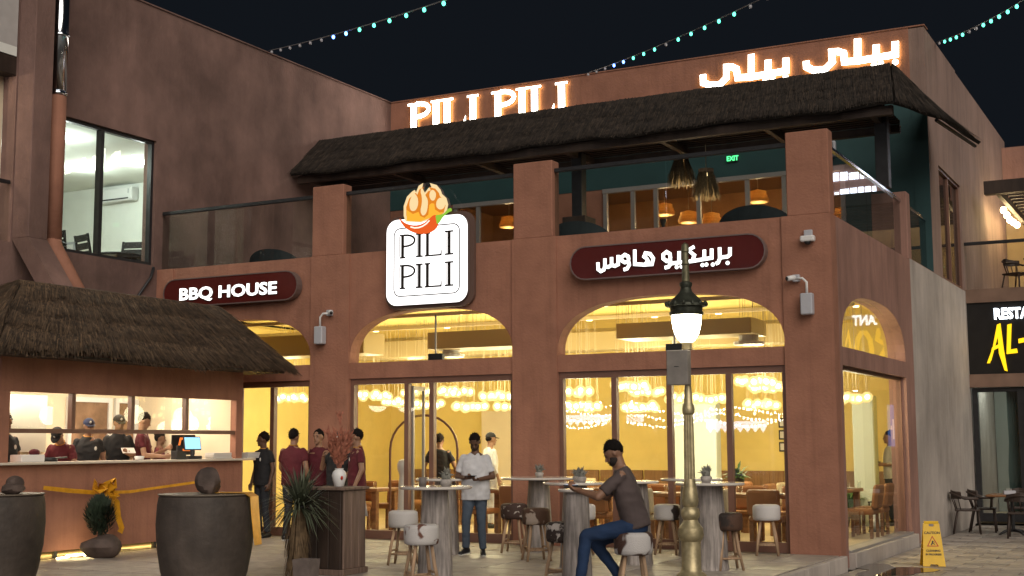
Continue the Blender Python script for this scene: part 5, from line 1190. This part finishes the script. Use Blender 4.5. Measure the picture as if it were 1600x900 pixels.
# kiosk staff (kiosk floor 0.24)
kz = .24
person('kiosk worker in a dark polo cut by the left edge of the hatch', (-10.25,-5.35,kz), (.9,-.1), 1.74, 'm', blk, drk, vox=.011, badge=True, collar=gold_c, head=(10,0))
person('kiosk worker in maroon and a black cap bending over the counter', (-10.35,-4.10,kz), (.35,-.9), 1.66, 'm', mar, drk, lean=30, head=(22,0), cap=blk, vox=.011, collar=gold_c, pose=dict(Lw=(.2,-.5,.98), Rw=(-.2,-.5,.98), Le=(.26,-.28,1.05), Re=(-.26,-.28,1.05)))
person('kiosk worker in a black polo and navy cap with a lanyard', (-10.35,-3.70,kz), (.85,-.5), 1.70, 'm', blk, drk, head=(6,0), cap=nav, vox=.011, badge=True, collar=gold_c)
person('kiosk worker in a black polo and black cap reading a paper slip', (-10.35,-3.08,kz), (.85,-.5), 1.76, 'm', blk, drk, head=(9,6), cap=blk, vox=.011, collar=blk, pose=dict(Lw=(.06,-.28,1.18), Rw=(-.2,-.2,1.0), Lpalm=(0,0,1)))
ps = thing('paper_slip', 'white paper slip read by the kiosk worker in a black cap', 'paper', (-10.02,-3.20,1.47), R(60)); mb = MB().box(-.10,.10,-.07,.07,-.001,.001); mb.xf(Matrix.Rotation(R(35),4,'X')); mb.build('paper_sheet', whl, ps)
person('bareheaded kiosk worker in a maroon polo tapping a handheld', (-10.32,-2.58,kz), (.75,.55), 1.80, 'l', mar, drk, head=(24,10), vox=.011, collar=gold_c, curl=1.0, pose=dict(Le=(.25,-.12,1.10), Lw=(.10,-.36,1.22), Re=(-.26,-.06,1.12), Rw=(-.12,-.34,1.10), Lpalm=(-1,0,.3)))
person('woman in maroon with a hair bun at the right end of the kiosk', (-11.15,-1.30,kz), (.55,.4), 1.52, 'd', mar, drk, head=(8,0), tail=True, vox=.011, pose=dict(Lw=(.05,-.3,1.12), Rw=(-.1,-.3,1.1)))
# kiosk counter things
po = thing('till_terminal', 'till terminal with a lit blue touch screen on the kiosk counter', 'till', (-9.78,-2.02,1.326), R(70))
MB().cbox(-.12,.12,-.09,.09,0,.05,.01).build('base', black_m, po); MB().tube([(0,.02,.05),(0,.04,.16)],.03,10).build('neck', black_m, po)
mb = MB().cbox(-.15,.15,-.015,.015,0,.22,.008); mb.xf(Matrix.Translation((0,.01,.14))@Matrix.Rotation(R(-15),4,'X')); mb.build('screen_case', black_m, po)
mb = MB().box(-.135,.135,-.018,-.0155,.015,.205); mb.xf(Matrix.Translation((0,.01,.14))@Matrix.Rotation(R(-15),4,'X')); mb.build('screen', EM('till_screen', (.30,.62,.85), 1.4), po)
mb = MB().cbox(-.05,.05,-.02,.02,0,.2,.008); mb.xf(Matrix.Translation((-.22,.0,.02))@Matrix.Rotation(R(-15),4,'X')); mb.build('card_reader', black_m, po)
bk = thing('black_box', 'small black caddy on the kiosk counter left of the till', 'caddy', (-9.72,-2.42,1.326), R(85)); MB().cbox(-.10,.10,-.07,.07,0,.13,.008).build('caddy_body', black_m, bk)
mt = thing('menu_tablet', 'black tablet showing an orange square behind the till', 'tablet', (-10.05,-1.95,1.55), R(75)); mb = MB().cbox(-.22,.22,-.012,.012,-.16,.16,.006); mb.build('tablet_case', black_m, mt); mb = MB(); mb.ribbon([(-.10,-.08),(.12,-.08),(.12,.10),(-.06,.10)], .035, -.016, -.0125, (0,0,0), True); mb.build('tablet_mark', EM('orange_mark', (1,.22,.04), 1.0), mt)
for k, (y, l) in enumerate([(-1.48,'stack of white napkins on the kiosk counter next to the till'), (-.62,'white wrapped trays at the right end of the kiosk counter')]):
    pk = thing('wrapped_stack', l, 'packaging', (-9.72,y,1.326), R(88)); rnd = random.Random(k)
    for q in range(4): MB().cbox(-.22+rnd.uniform(-.02,.02),.22+rnd.uniform(-.02,.02),-.10,.10,q*.024+.001,q*.024+.023,.008).build('sheet_pack', whl, pk)
cpk = thing('container_box', 'white foam container with red cloth at the left end of the hatch', 'container', (-9.85,-5.30,1.326), R(88)); MB().cbox(-.20,.20,-.12,.12,0,.10,.01).build('box_body', white_pl, cpk); MB().ell((.10,-.02,.13),(.08,.07,.05),10,6).build('red_cloth', mar, cpk, True)
kp = thing('kitchen_pot', 'small black pan on the kiosk counter', 'pan', (-9.85,-4.90,1.326)); MB().lathe([(0,0),(.10,0),(.115,.06),(.10,.06),(.09,.01),(0,.01)],16).build('pan_body', black_m, kp, True); MB().tube([(.11,0,.05),(.28,.05,.06)],.012,6).build('pan_handle', black_m, kp)
wc = thing('white_cup', 'short white bowl on the kiosk counter before the cap wearer', 'bowl', (-9.70,-3.30,1.326)); MB().lathe([(0,0),(.06,0),(.075,.06),(.068,.06),(.055,.01),(0,.01)],16).build('bowl_body', white_pl, wc, True)

# ================================================================== RESTAURANT INTERIOR
gl_ball = bpy.data.materials.new('faceted_glass_globe'); gl_ball.use_nodes = True
nt = gl_ball.node_tree; nt.nodes.clear(); e1 = nt.nodes.new('ShaderNodeEmission'); e1.inputs['Color'].default_value = (1,.74,.30,1)
vz = nt.nodes.new('ShaderNodeTexVoronoi'); vz.inputs['Scale'].default_value = 24; vz.feature = 'DISTANCE_TO_EDGE'; tcn = nt.nodes.new('ShaderNodeTexCoord'); nt.links.new(tcn.outputs['Object'], vz.inputs['Vector'])
mr = nt.nodes.new('ShaderNodeMapRange'); mr.inputs['From Max'].default_value = .10; mr.inputs['To Min'].default_value = .35; mr.inputs['To Max'].default_value = 2.3; nt.links.new(vz.outputs['Distance'], mr.inputs['Value']); nt.links.new(mr.outputs[0], e1.inputs['Strength'])
tp_ = nt.nodes.new('ShaderNodeBsdfTransparent'); tp_.inputs['Color'].default_value = (1,.9,.72,1); mxs = nt.nodes.new('ShaderNodeMixShader'); mxs.inputs[0].default_value = .42
om = nt.nodes.new('ShaderNodeOutputMaterial'); nt.links.new(tp_.outputs[0], mxs.inputs[1]); nt.links.new(e1.outputs[0], mxs.inputs[2]); nt.links.new(mxs.outputs[0], om.inputs[0])
core = MB().ell((0,0,0),(.045,.045,.05),8,6).mesh('bulb', EM('globe_bulb', (1,.86,.52), 14))
ball = MB().ell((0,0,0),(.092,.092,.086),10,7).mesh('globe', gl_ball)
PEND = [(-11.68,3.0,2.47),(-9.82,3.2,2.49),(-10.11,4.5,2.4),(-10.3,5.5,2.65),(-8.98,3.8,2.31),(-7.87,3.0,2.51),(-7.33,2.6,2.21),(-7.34,3.6,2.45),(-7.36,4.2,2.27),(-5.23,2.6,2.44),(-5.43,3.4,2.2),(-4.09,2.4,2.51),(-4.25,3.2,2.18),(-4.61,4.4,2.49),(-3.72,4.0,2.34),(-3.49,4.8,2.33),(-1.84,2.2,2.51),(-1.88,3.0,2.46),(-2.74,5.4,2.24),(-.75,4.0,2.28)]
where = ['behind the leftmost ground-floor window','high at the left of the middle bay','low behind the open door leaf','far back in the middle of the door bay','low left of the door mullion','high in the right door pane','lowest in the right door pane','top right in the door bay','at the right edge of the door bay','high in the first pane right of the pier','low in the first pane right of the pier','high in the second pane above the seated man','low in the second pane above the seated man','rear of the second pane above the seated man','behind the lamp post globe','right of the lamp post in the third pane','highest in the rightmost pane','right edge of the rightmost pane','small and low in the rightmost pane','behind the side window']
cordm = M('pale_cord', (.5,.42,.28), .6)
for k, (x, y, z) in enumerate(PEND):
    t = thing('pendant_cluster', 'lit cluster of round glass pendants '+where[k], 'pendant lamp', (x,y,z), k*.7, 'clusters of glowing glass pendants'); rnd = random.Random(k); lamp(t, (0,0,-.32), 25, (1,.89,.57), .2); lamp(t, (0,0,.55), 18, (1,.89,.57), .2)
    for q in range(11):
        a = 2*math.pi*q/8; r_ = .265 if q < 8 else .10; zz = rnd.uniform(-.03,.03); p_ = (r_*math.cos(a)*1.05, r_*math.sin(a), zz)
        gb = link('globe', ball, t, p_, (rnd.random()*6,rnd.random()*6,0)); link('bulb', core, gb); MB().tube([(p_[0],p_[1],zz+.10),(p_[0]*.8,p_[1]*.8,3.98-z)],.004,4).build('cord', cordm, t)
plate_m = M('white_china', (.65,.62,.55), .25); cush = M('tan_leather', (.30,.13,.05), .5, var=.15); cush2 = M('cream_leather', (.55,.45,.28), .5)
def dining_table(label, x, y, rz, w=1.6, d=.8):
    t = thing('dining_table', label, 'table', (x,y,0), rz, 'dining tables inside the restaurant')
    MB().cbox(-w/2,w/2,-d/2,d/2,.71,.765,.01).build('table_top', wood, t)
    for sx in (-1,1):
        for sy in (-1,1): MB().cbox(sx*(w/2-.10)-.05,sx*(w/2-.10)+.05,sy*(d/2-.10)-.05,sy*(d/2-.10)+.05,0,.709,.008).build('leg', wood, t)
    return t
def dining_chair(label, x, y, rz, cm=None):
    t = thing('dining_chair', label, 'chair', (x,y,0), rz, 'chairs around the indoor tables')
    MB().cbox(-.25,.25,-.24,.24,.38,.47,.03).build('seat', cm or cush, t); mb = MB().cbox(-.25,.25,-.04,.05,.0,.38,.035); mb.xf(Matrix.Translation((0,.24,.48))@Matrix.Rotation(R(-8),4,'X')); mb.build('backrest', cm or cush, t)
    for sx in (-1,1):
        for sy in (-1,1): MB().cbox(sx*.21-.025,sx*.21+.025,sy*.20-.025,sy*.20+.025,0,.379,.004).build('leg', wood, t)
        MB().cbox(sx*.21-.02,sx*.21+.02,.22,.26,.47,.60,.004).build('back_post', wood, t)
    return t
TBL = [('dining table nearest the left side of the open door',-9.2,1.65,.0,1.5),('dining table behind the man in black inside',-8.9,4.2,.05,1.5),('dining table left of the white tunic man',-6.0,1.9,.0,1.3),('dining table behind the seated man\'s shoulder',-3.6,1.45,.0,1.5),('long dining table behind the rightmost pane',-1.65,1.5,0,1.5),('second row dining table behind the lamp post',-3.3,3.6,0,1.6),('dining table just inside the side window',-1.15,3.9,R(90),1.5),('rear dining table deep behind the middle bay',-6.2,5.0,0,1.6)]
for k, (l, x, y, rz, w_) in enumerate(TBL):
    dining_table(l, x, y, rz, w_); nm = l.replace('dining table ', '').replace('long ', '').replace('second row ', '').replace('rear ', '')
    c, s_ = math.cos(rz), math.sin(rz)
    for q, (dx, dy, a) in enumerate([(-.38,-.62,math.pi),(.38,-.62,math.pi),(-.38,.62,0),(.38,.62,0)]):
        dining_chair(('left ' if dx < 0 else 'right ')+('near' if dy < 0 else 'far')+' leather chair at the table '+nm, x+dx*c-dy*s_, y+dx*s_+dy*c, rz+a, cush2 if (k+q) % 5 == 4 else cush)
    for q, (dx, dy) in enumerate([(-.38,-.22),(.38,-.22)]):
        t = thing('place_setting', ('left' if dx < 0 else 'right')+' plate and glass on the table '+nm, 'tableware', (x+dx*c-dy*s_, y+dx*s_+dy*c, .766), 0, 'plates and glasses on the indoor tables')
        MB().lathe([(0,0),(.09,.0),(.13,.018),(.12,.018),(.085,.006),(0,.006)],18).build('plate', plate_m, t, True); MB().lathe([(0,0),(.03,0),(.036,.12),(.033,.12),(.027,.008),(0,.008)],12,(.18,.05,0)).build('tumbler', glass, t, True)
# arched metal frame inside the doors
af = thing('arched_frame', 'slim dark arched metal frame just inside the open doors', 'frame', (-7.65,1.5,0))
MB().tube([(-.69,0,0),(-.69,0,1.45)]+[(-.69*math.cos(math.pi*k/14),0,1.45+.60*math.sin(math.pi*k/14)) for k in range(1,14)]+[(.69,0,1.45),(.69,0,0)],.022,8).build('frame_tube', frame_br, af, True)
# white hand sanitiser-like stand: slim white pedestal
ws = thing('white_stand', 'slim white pedestal with a rounded head inside the doorway', 'stand', (-7.72,.95,0))
autosmooth(MB().lathe([(0,0),(.16,0),(.16,.03),(.12,.06),(.09,.5),(.075,.9),(.06,1.0),(.07,1.05),(.10,1.12),(.10,1.2),(.07,1.27),(0,1.29)],22).build('stand_body', white_pl, ws), 40); MB().cbox(-.02,.20,-.03,.03,1.2,1.24,.006).build('stand_arm', black_m, ws)
# indoor plants
for l, x, y, z, s_ in [('leafy green plant on the table behind the third pane',-2.55,3.3,.77,1.0),('dark potted palm behind the side window',-1.5,6.2,.0,2.0)]:
    t = thing('indoor_plant', l, 'plant', (x,y,z)); rnd = random.Random(int(s_*9))
    MB().lathe([(0,0),(.10,0),(.13,.18),(.11,.18),(.0,.16)],16).build('pot', pot_m, t, True); mb = MB()
    for k in range(46):
        a = rnd.random()*6.28; e = rnd.uniform(.2,1.4); L_ = rnd.uniform(.25,.5)*s_*.8; d = Vector((math.cos(a)*math.cos(e),math.sin(a)*math.cos(e),math.sin(e))); b_ = Vector((0,0,.17)); m_ = b_+d*L_*.6; t_ = b_+d*L_-Vector((0,0,.08*s_)); sd = d.cross(Vector((0,0,1))).normalized()*.035*s_
        mb.add([b_,m_+sd,t_,m_-sd],[(0,1,2,3)])
    mb.build('leaves', leaf2, t)
for k, (x, z) in enumerate([(-2.62,1.85),(-2.62,1.6),(-2.62,1.35)]):
    t = thing('picture_frame', ['top','middle','bottom'][k]+' of three small framed pictures on the far ochre wall', 'picture', (-3.35,8.99,z+.1)); MB().cbox(-.14,.14,-.03,-.002,-.10,.10,.006).build('frame', black_m, t); MB().box(-.11,.11,-.034,-.031,-.07,.07).build('print', whl, t)
ln = thing('candle_lantern', 'floor lantern with three lit candles behind the side window', 'lantern', (-.62,5.1,0)); fr = MB()
for sx in (-1,1):
    for sy in (-1,1): fr.box(sx*.12-.012,sx*.12+.012,sy*.12-.012,sy*.12+.012,0,.5)
fr.box(-.14,.14,-.14,.14,.5,.52); fr.box(-.14,.14,-.14,.14,-.0,.02); fr.build('lantern_frame', black_m, ln)
for k in range(3): MB().lathe([(0,.02),(.035,.02),(.035,.30),(0,.30)],10,(-.06+.06*k,.02*(k%2),0)).build('candle', white_pl, ln, True); MB().ell((-.06+.06*k,.02*(k%2),.33),(.012,.012,.022),8,6).build('flame', EM('candle_flame', (1,.7,.3), 20) if k == 0 else bpy.data.materials['candle_flame'], ln)

# ================================================================== BALCONY AND UPPER ROOM
fringe = M('straw_fringe', (.17,.12,.06), .9, var=.4, scale=30)
for k, (x, y, zt, l) in enumerate([(-4.25,5.5,7.06,'fringed straw pendant lamp under the canopy, left one'),(-3.75,5.5,6.76,'fringed straw pendant lamp under the canopy, right one')]):
    t = thing('straw_pendant', l, 'pendant lamp', (x,y,zt), k, 'fringed straw pendants on the balcony'); rnd = random.Random(k)
    MB().tube([(0,0,.0),(0,0,7.26-zt)],.008,5).build('cord', cordm, t); MB().lathe([(.14,0),(.145,.02),(.145,-.05),(.135,-.05)],20).build('ring', wood_pale, t); mb = MB()
    for q in range(420):
        a = rnd.random()*6.28; r0 = rnd.uniform(.11,.14); r1 = rnd.uniform(.20,.30); z1 = -rnd.uniform(.35,.58); s_ = Vector((-math.sin(a),math.cos(a),0))*.006; p_ = Vector((r0*math.cos(a),r0*math.sin(a),-.02)); q_ = Vector((r1*math.cos(a),r1*math.sin(a),z1)); mb.add([p_-s_,p_+s_,q_+s_,q_-s_],[(0,1,2,3)])
    mb.build('fringe', fringe, t); lamp(t, (0,0,-.62), 8, (1,.78,.50), .10); MB().ell((0,0,-.08),(.035,.035,.045),10,8).build('bulb', bulb_warm, t, True)
weave = M('woven_shade', (.55,.40,.20), .8, var=.3, scale=40)
_nt = weave.node_tree; _tr = _nt.nodes.new('ShaderNodeBsdfTranslucent'); _tr.inputs['Color'].default_value = (.8,.55,.26,1); _mx = _nt.nodes.new('ShaderNodeMixShader'); _mx.inputs[0].default_value = .55
_o = _nt.nodes['Material Output']; _nt.links.new(_nt.nodes['Principled BSDF'].outputs[0], _mx.inputs[1]); _nt.links.new(_tr.outputs[0], _mx.inputs[2]); _nt.links.new(_mx.outputs[0], _o.inputs[0])
for k, (x, z) in enumerate([(-6.36,6.95),(-5.77,6.72),(-5.22,6.63),(-4.12,7.05),(-1.76,6.93),(-10.44,6.99),(-2.2,6.5)]):
    t = thing('woven_pendant', ['woven tiered pendant, left of the two low ones in the balcony doors','lowest woven tiered pendant in the balcony doors','pale woven pendant just right of the lowest one','woven tiered pendant at the right balcony door','woven pendant seen through the side railing glass','woven pendant in the window left of the middle pillar','second woven pendant seen through the side railing'][k], 'pendant lamp', (x,10,z), k, 'woven pendants in the upper room')
    MB().tube([(0,0,.12),(0,0,7.62-z)],.006,5).build('cord', cordm, t)
    MB().lathe([(.20,-.17),(.24,-.16),(.24,-.08),(.215,-.07),(.215,-.01),(.19,.0),(.19,.08),(.06,.12),(.05,.11),(.17,.07),(.17,-.02),(.20,-.09),(.21,-.16)],24).build('shade', weave, t)
    MB().ell((0,0,-.02),(.05,.05,.06),10,8).build('bulb', EM('amber_bulb', (1,.66,.30), 34) if k == 0 else bpy.data.materials['amber_bulb'], t, True); lamp(t, (0,0,-.26), 22, (1,.66,.32), .1)
sofa_m = M('dark_teal_cushion', (.025,.035,.04), .8, var=.2)
for k, (x, l) in enumerate([(-4.75,'round-backed dark sofa behind the rail right of the middle pillar'),(-1.65,'round-backed dark sofa behind the rail left of the corner pillar'),(-11.2,'round-backed dark sofa behind the left balcony rail')]):
    t = thing('round_sofa', l, 'sofa', (x,1.9,4.36), 0, 'round sofas on the balcony'); t.scale = (.86,.86,.93); mb = MB(); n = 22
    for i in range(n+1):
        a = math.pi*i/n; ca, sa = -math.cos(a), math.sin(a); h_ = .45+.52*sa**.6
        for r_, z in ((.72,.1),(.74,h_),(.58,h_-.02),(.56,.4)): mb.v.append((ca*r_, -sa*r_*.6, z))
    for i in range(n):
        for q in range(4): a = i*4; mb.f.append((a+q,a+4+q,a+4+(q+1)%4,a+(q+1)%4)); mb.m.append(0)
    mb.f.append((0,1,2,3)); mb.f.append((n*4+3,n*4+2,n*4+1,n*4)); mb.m += [0,0]; mb.build('backrest', sofa_m, t)
    MB().lathe([(0,.08),(.55,.08),(.56,.36),(.50,.42),(0,.42)],22,(0,.05,0),sy=.8).build('seat', sofa_m, t)
t = thing('wall_speaker', 'small white speaker on the teal balcony wall', 'speaker', (-1.9,7.85,7.42)); MB().cbox(-.10,.10,-.14,-.002,-.16,.16,.02).build('speaker_case', grey_pl, t); MB().box(-.07,.07,-.146,-.141,-.12,.12).build('speaker_grille', M('grille',(.2,.2,.21),.7), t)
t = thing('torch_stand', 'thin black torch stand behind the balcony rail', 'torch', (-5.0,6.4,4.36)); MB().tube([(0,0,0),(0,0,1.55)],.015,6).build('pole', black_m, t); MB().lathe([(0,1.5),(.03,1.52),(.07,1.68),(.0,1.68)],12).build('cup', black_m, t)

# ---- wing room furniture
ac = thing('air_conditioner', 'white split air conditioner on the wall of the wing room', 'air conditioner', (-16.2,2.8,6.80)); MB().cbox(-.50,.50,-.24,-.002,0,.30,.03).build('casing', white_pl, ac); MB().box(-.42,.42,-.246,-.241,.03,.06).build('outlet_slot', black_m, ac); MB().box(.40,.44,-.244,-.2415,.15,.25).build('display', M('ac_panel',(.4,.42,.42),.4), ac)
def slat_chair(label, x, y, rz):
    t = thing('slatted_chair', label, 'chair', (x,y,4.35), rz, 'slatted chairs in the wing room')
    MB().cbox(-.24,.24,-.24,.24,.42,.46,.008).build('seat', black_m, t)
    for sx in (-1,1):
        for sy in (-1,1): MB().cbox(sx*.21-.02,sx*.21+.02,sy*.20-.02,sy*.20+.02,0,.419,.004).build('leg', black_m, t)
        mb = MB().cbox(sx*.22-.02,sx*.22+.02,-.02,.02,0,.55,.004); mb.xf(Matrix.Translation((0,.24,.46))@Matrix.Rotation(R(-12),4,'X')); mb.build('back_post', black_m, t)
    for k in range(3): mb = MB().cbox(-.20,.20,-.015,.015,.12+k*.15,.24+k*.15,.004); mb.xf(Matrix.Translation((0,.24,.46))@Matrix.Rotation(R(-12),4,'X')); mb.build('back_slat', black_m, t)
slat_chair('black slatted chair left of the window bar in the wing room', -13.55,-1.35,R(200)); slat_chair('black slatted chair right of the window bar in the wing room', -13.25,-.75,R(165)); slat_chair('black slatted chair low at the right of the wing window', -13.0,-.30,R(20))
for k, (x, y) in enumerate([(-13.4,-1.95),(-13.35,-.15)]):
    t = thing('wing_table', ['dark round table at the left of the wing window','dark round table at the right of the wing window'][k], 'table', (x,y,4.35)); MB().lathe([(0,.70),(.42,.70),(.43,.73),(.42,.745),(0,.745)],24).build('table_top', black_m, t); MB().lathe([(.0,0),(.22,0),(.22,.03),(.04,.05),(.04,.699),(0,.699)],16).build('pedestal', black_m, t)
t = thing('wing_picture', 'pale framed panel on the wing room wall', 'picture', (-18.0,2.8,5.75)); MB().cbox(-.5,.5,-.03,-.002,-.3,.3,.01).build('frame', grey_pl, t); MB().box(-.42,.42,-.036,-.031,-.24,.24).build('panel', white_pl, t)

# ================================================================== NEIGHBOUR'S STREET FURNITURE
bent = M('dark_brown_bentwood', (.045,.030,.024), .5, var=.2)
def arm_chair(label, x, y, rz, z=ZS):
    t = thing('bentwood_armchair', label, 'chair', (x,y,z), rz, 'bentwood armchairs at the neighbour')
    MB().cbox(-.24,.24,-.23,.23,.43,.465,.015).build('seat', bent, t)
    for sx in (-1,1):
        MB().tube([(sx*.20,-.19,.43),(sx*.23,-.22,0)],.018,7).build('leg', bent, t, True); MB().tube([(sx*.20,.18,.43),(sx*.24,.27,0)],.018,7).build('leg', bent, t, True)
        MB().tube([(sx*.22,-.14,.46),(sx*.25,-.16,.66)],.014,6).build('arm_post', bent, t, True)
    arc = [(-.26,-.20,.665),(-.27,.05,.67)]+[(-.27*math.cos(math.pi*k/8),.05+.25*math.sin(math.pi*k/8),.67+.10*math.sin(math.pi*k/8)) for k in range(1,8)]+[(.27,.05,.67),(.26,-.20,.665)]
    MB().tube(arc,.022,8).build('arm_rail', bent, t, True); mb = MB()
    for k in range(7): a = math.pi*(k+.5)/7; mb.v += [(-.255*math.cos(a),.06+.235*math.sin(a),.66),(-.255*math.cos(a),.06+.235*math.sin(a),.83-.05*abs(math.cos(a)))]
    for k in range(6): mb.f.append((2*k,2*k+2,2*k+3,2*k+1)); mb.m.append(0)
    n0 = len(mb.v); mb.v += [(x_*.94,y_*.96,z_) for x_,y_,z_ in mb.v[:14]]
    for k in range(6): mb.f.append((n0+2*k+1,n0+2*k+3,n0+2*k+2,n0+2*k)); mb.m.append(0); mb.f.append((2*k+1,2*k+3,n0+2*k+3,n0+2*k+1)); mb.m.append(0)
    mb.build('back_panel', bent, t)
    for k in range(5): a = math.pi*(k+1)/6; MB().tube([(-.22*math.cos(a),.04+.17*math.sin(a),.46),(-.26*math.cos(a),.05+.24*math.sin(a),.70)],.010,6).build('spindle', bent, t, True)
arm_chair('dark bentwood armchair nearest the concrete wall', .35,8.35,R(100)); arm_chair('dark bentwood armchair behind the nearest one by the wall', .55,9.0,R(95)); arm_chair('dark bentwood armchair on the far side of the street table', 1.15,9.6,R(10)); arm_chair('dark bentwood armchair pushed in at the right picture edge', 1.42,7.55,R(185)); arm_chair('black armchair on the neighbour\'s upper terrace', .95,12.6,R(60),4.78)
for k, (x, y, z, l) in enumerate([(1.15,8.45,ZS,'round pedestal table with a tissue box outside the neighbour'),(1.75,10.0,ZS,'second pedestal table near the neighbour\'s shopfront'),(1.55,12.6,4.78,'dark table on the neighbour\'s upper terrace')]):
    t = thing('cafe_table', l, 'table', (x,y,z)); MB().cbox(-.42,.42,-.42,.42,.71,.75,.02).build('table_top', wood if k < 2 else black_m, t); MB().tube([(0,0,.05),(0,0,.709)],.035,10).build('column', black_m, t)
    for q in range(4): a = q*math.pi/2+.78; MB().tube([(0,0,.08),(.2*math.cos(a),.2*math.sin(a),.06),(.32*math.cos(a),.32*math.sin(a),.0)],[.03,.025,.018],7).build('foot', black_m, t, True)
tb = thing('tissue_box', 'white tissue box on the table outside the neighbour', 'box', (1.12,8.35,ZS+.751), R(20)); MB().cbox(-.11,.11,-.06,.06,0,.07,.008).build('box_body', grey_pl, tb); mb = MB()
for k in range(6): mb.add([(-.05+.016*k,-.02,.07),(-.03+.016*k,.02,.07),(-.045+.018*k,.01*(k%2),.13)],[(0,1,2)])
mb.build('tissue', whl, tb)

# ================================================================== STRING LIGHTS
cols = {'w': M('unlit_bulb', (.55,.55,.6), .3), 'g': EM('green_bulb', (.12,.95,.60), 3.2), 'b': EM('blue_bulb', (.10,.25,1), 9)}
bulb_me = {k: MB().ell((0,0,-.04),(.027,.027,.034),8,6).mesh('bulb', m) for k, m in cols.items()}
def string(label, A, E, sag, code, st):
    A, E = Vector(A), Vector(E)
    t = thing('string_light', label, 'string lights', A, 0, 'strings of coloured bulbs over the plaza')
    f_ = lambda u: (E-A)*u-Vector((0,0,sag*4*u*(1-u)))
    cm_ = bpy.data.materials.get('pale_cable_sheath') or M('pale_cable_sheath', (.25,.25,.26), .5)
    MB().tube([f_(k/40) for k in range(41)],.009,5).build('cable', cm_, t, True)
    L_ = (E-A).length
    for k in range(int(L_/st)):
        u = (k+.5)*st/L_; ch = code[k] if k < len(code) else 'gggwgggbbw'[k % 10]
        link('bulb', bulb_me[ch], t, f_(u))
string('string of bulbs rising from the wing parapet at left, blue then green', (-12.52,3.12,9.77), (6.34,-12.04,5.16), .25, 'wwwwwwbbgggggg', .80)
string('string of bulbs rising from the middle of the parapet, blue then green', (-7.40,7.90,9.76), (5.22,-7.04,7.1), .25, 'wwwbbgggwgggggww', .66)
string('short string of bulbs rising from the right corner of the roof', (0.0,9.25,9.76), (4.88,-4.67,7.05), .25, 'wggggwwggg', .62)

# ================================================================== THE PLAZA BEHIND THE CAMERA (seen as reflections in the glass)
lilac = EM('lilac_canopy_lights', (.62,.66,1), 16); spark = EM('white_fairy_light', (1,.93,.82), 60)
fl_me = MB().ell((0,0,0),(.045,.045,.045),6,4).mesh('fairy_bulb', spark)
def pavilion(label, x, y, w, z):
    t = thing('lit_pavilion', label, 'pavilion', (x,y,ZS), 0, 'lit pavilions across the plaza')
    MB().box(-w/2,w/2,-.5,.5,z+.9,z+1.0).build('roof', M('pavilion_roof',(.3,.28,.4),.7) if 'pavilion_roof' not in bpy.data.materials else bpy.data.materials['pavilion_roof'], t)
    mb = MB()
    for k in range(int(w/.3)): mb.prism([(-w/2+k*.3,z+.62),(-w/2+k*.3+.15,z+.42),(-w/2+k*.3+.3,z+.62),(-w/2+k*.3+.3,z+.86),(-w/2+k*.3,z+.86)], .50, .53)
    mb.build('lit_valance', lilac, t)
    for sx in (-1,1): MB().box(sx*w/2-.06-.06*sx,sx*w/2+.06-.06*sx,-.4,-.28,0,z+.9).build('post', white_pl, t)
    for k in range(int(w/.22)): link('fairy_bulb', fl_me, t, (-w/2+k*.22,.62,z+1.25+.12*math.sin(k*1.9)))
    MB().cbox(-w/2+.2,w/2-.2,-.3,.3,0,1.0,.03).build('stall_counter', cream, t)
pavilion('lilac lit stall far across the plaza on the left', -17.0,-30.0,4.4,2.0); pavilion('lilac lit stall across the plaza in the middle', -11.6,-31.0,2.4,1.7); pavilion('lilac lit stall across the plaza on the right', -7.6,-31.0,2.4,1.7)
pt = thing('palm_tree', 'palm tree beside the lit stall across the plaza', 'palm tree', (-15.6,-28.5,ZS)); MB().tube([(0,0,0),(.1,0,1.6),(.05,0,3.0)],[.30,.24,.2],10).build('trunk', dry_leaf, pt, True); mb = MB(); rnd = random.Random(2)
for k in range(60):
    a = rnd.random()*6.28; e = rnd.uniform(-.6,1.2); L_ = rnd.uniform(1.0,1.8); d = Vector((math.cos(a)*math.cos(e),math.sin(a)*math.cos(e),math.sin(e))); b_ = Vector((.05,0,3)); t_ = b_+d*L_-Vector((0,0,.5)); s_ = d.cross(Vector((0,0,1))).normalized()*.08; mb.add([b_-s_,b_+s_,t_],[(0,1,2)])
mb.build('crown', leaf, pt)
fb = thing('terrace_light_sign', 'two rows of cool white lit bars high on the neighbour\'s rear wall', 'sign', (4.0,18.49,8.7)); rnd = random.Random(8)
for r0 in (.18, -.32):
    x = -.9
    while x < 1.2:
        w_ = rnd.uniform(.08,.26); MB().box(x,x+w_,-.08,-.002,r0,r0+rnd.uniform(.16,.30)).build('lit_bar', bpy.data.materials.get('cool_sign_light') or EM('cool_sign_light', (.75,.85,1), 7), fb); x += w_+.05
for k in range(3):
    t = thing('fairy_light_string', ['upper','middle','lower'][k]+' string of white fairy lights across the plaza', 'string lights', (-19,-28.8,2.75-.22*k), 0, 'fairy light strings across the plaza')
    MB().tube([(q*.5,0,.12*math.sin(q*.9+k)) for q in range(22)],.008,4).build('cable', black_m, t)
    for q in range(70): link('fairy_bulb', fl_me, t, (q*.15,random.uniform(-.05,.05),.12*math.sin(q*.27+k)-.05+random.uniform(-.04,.04)))
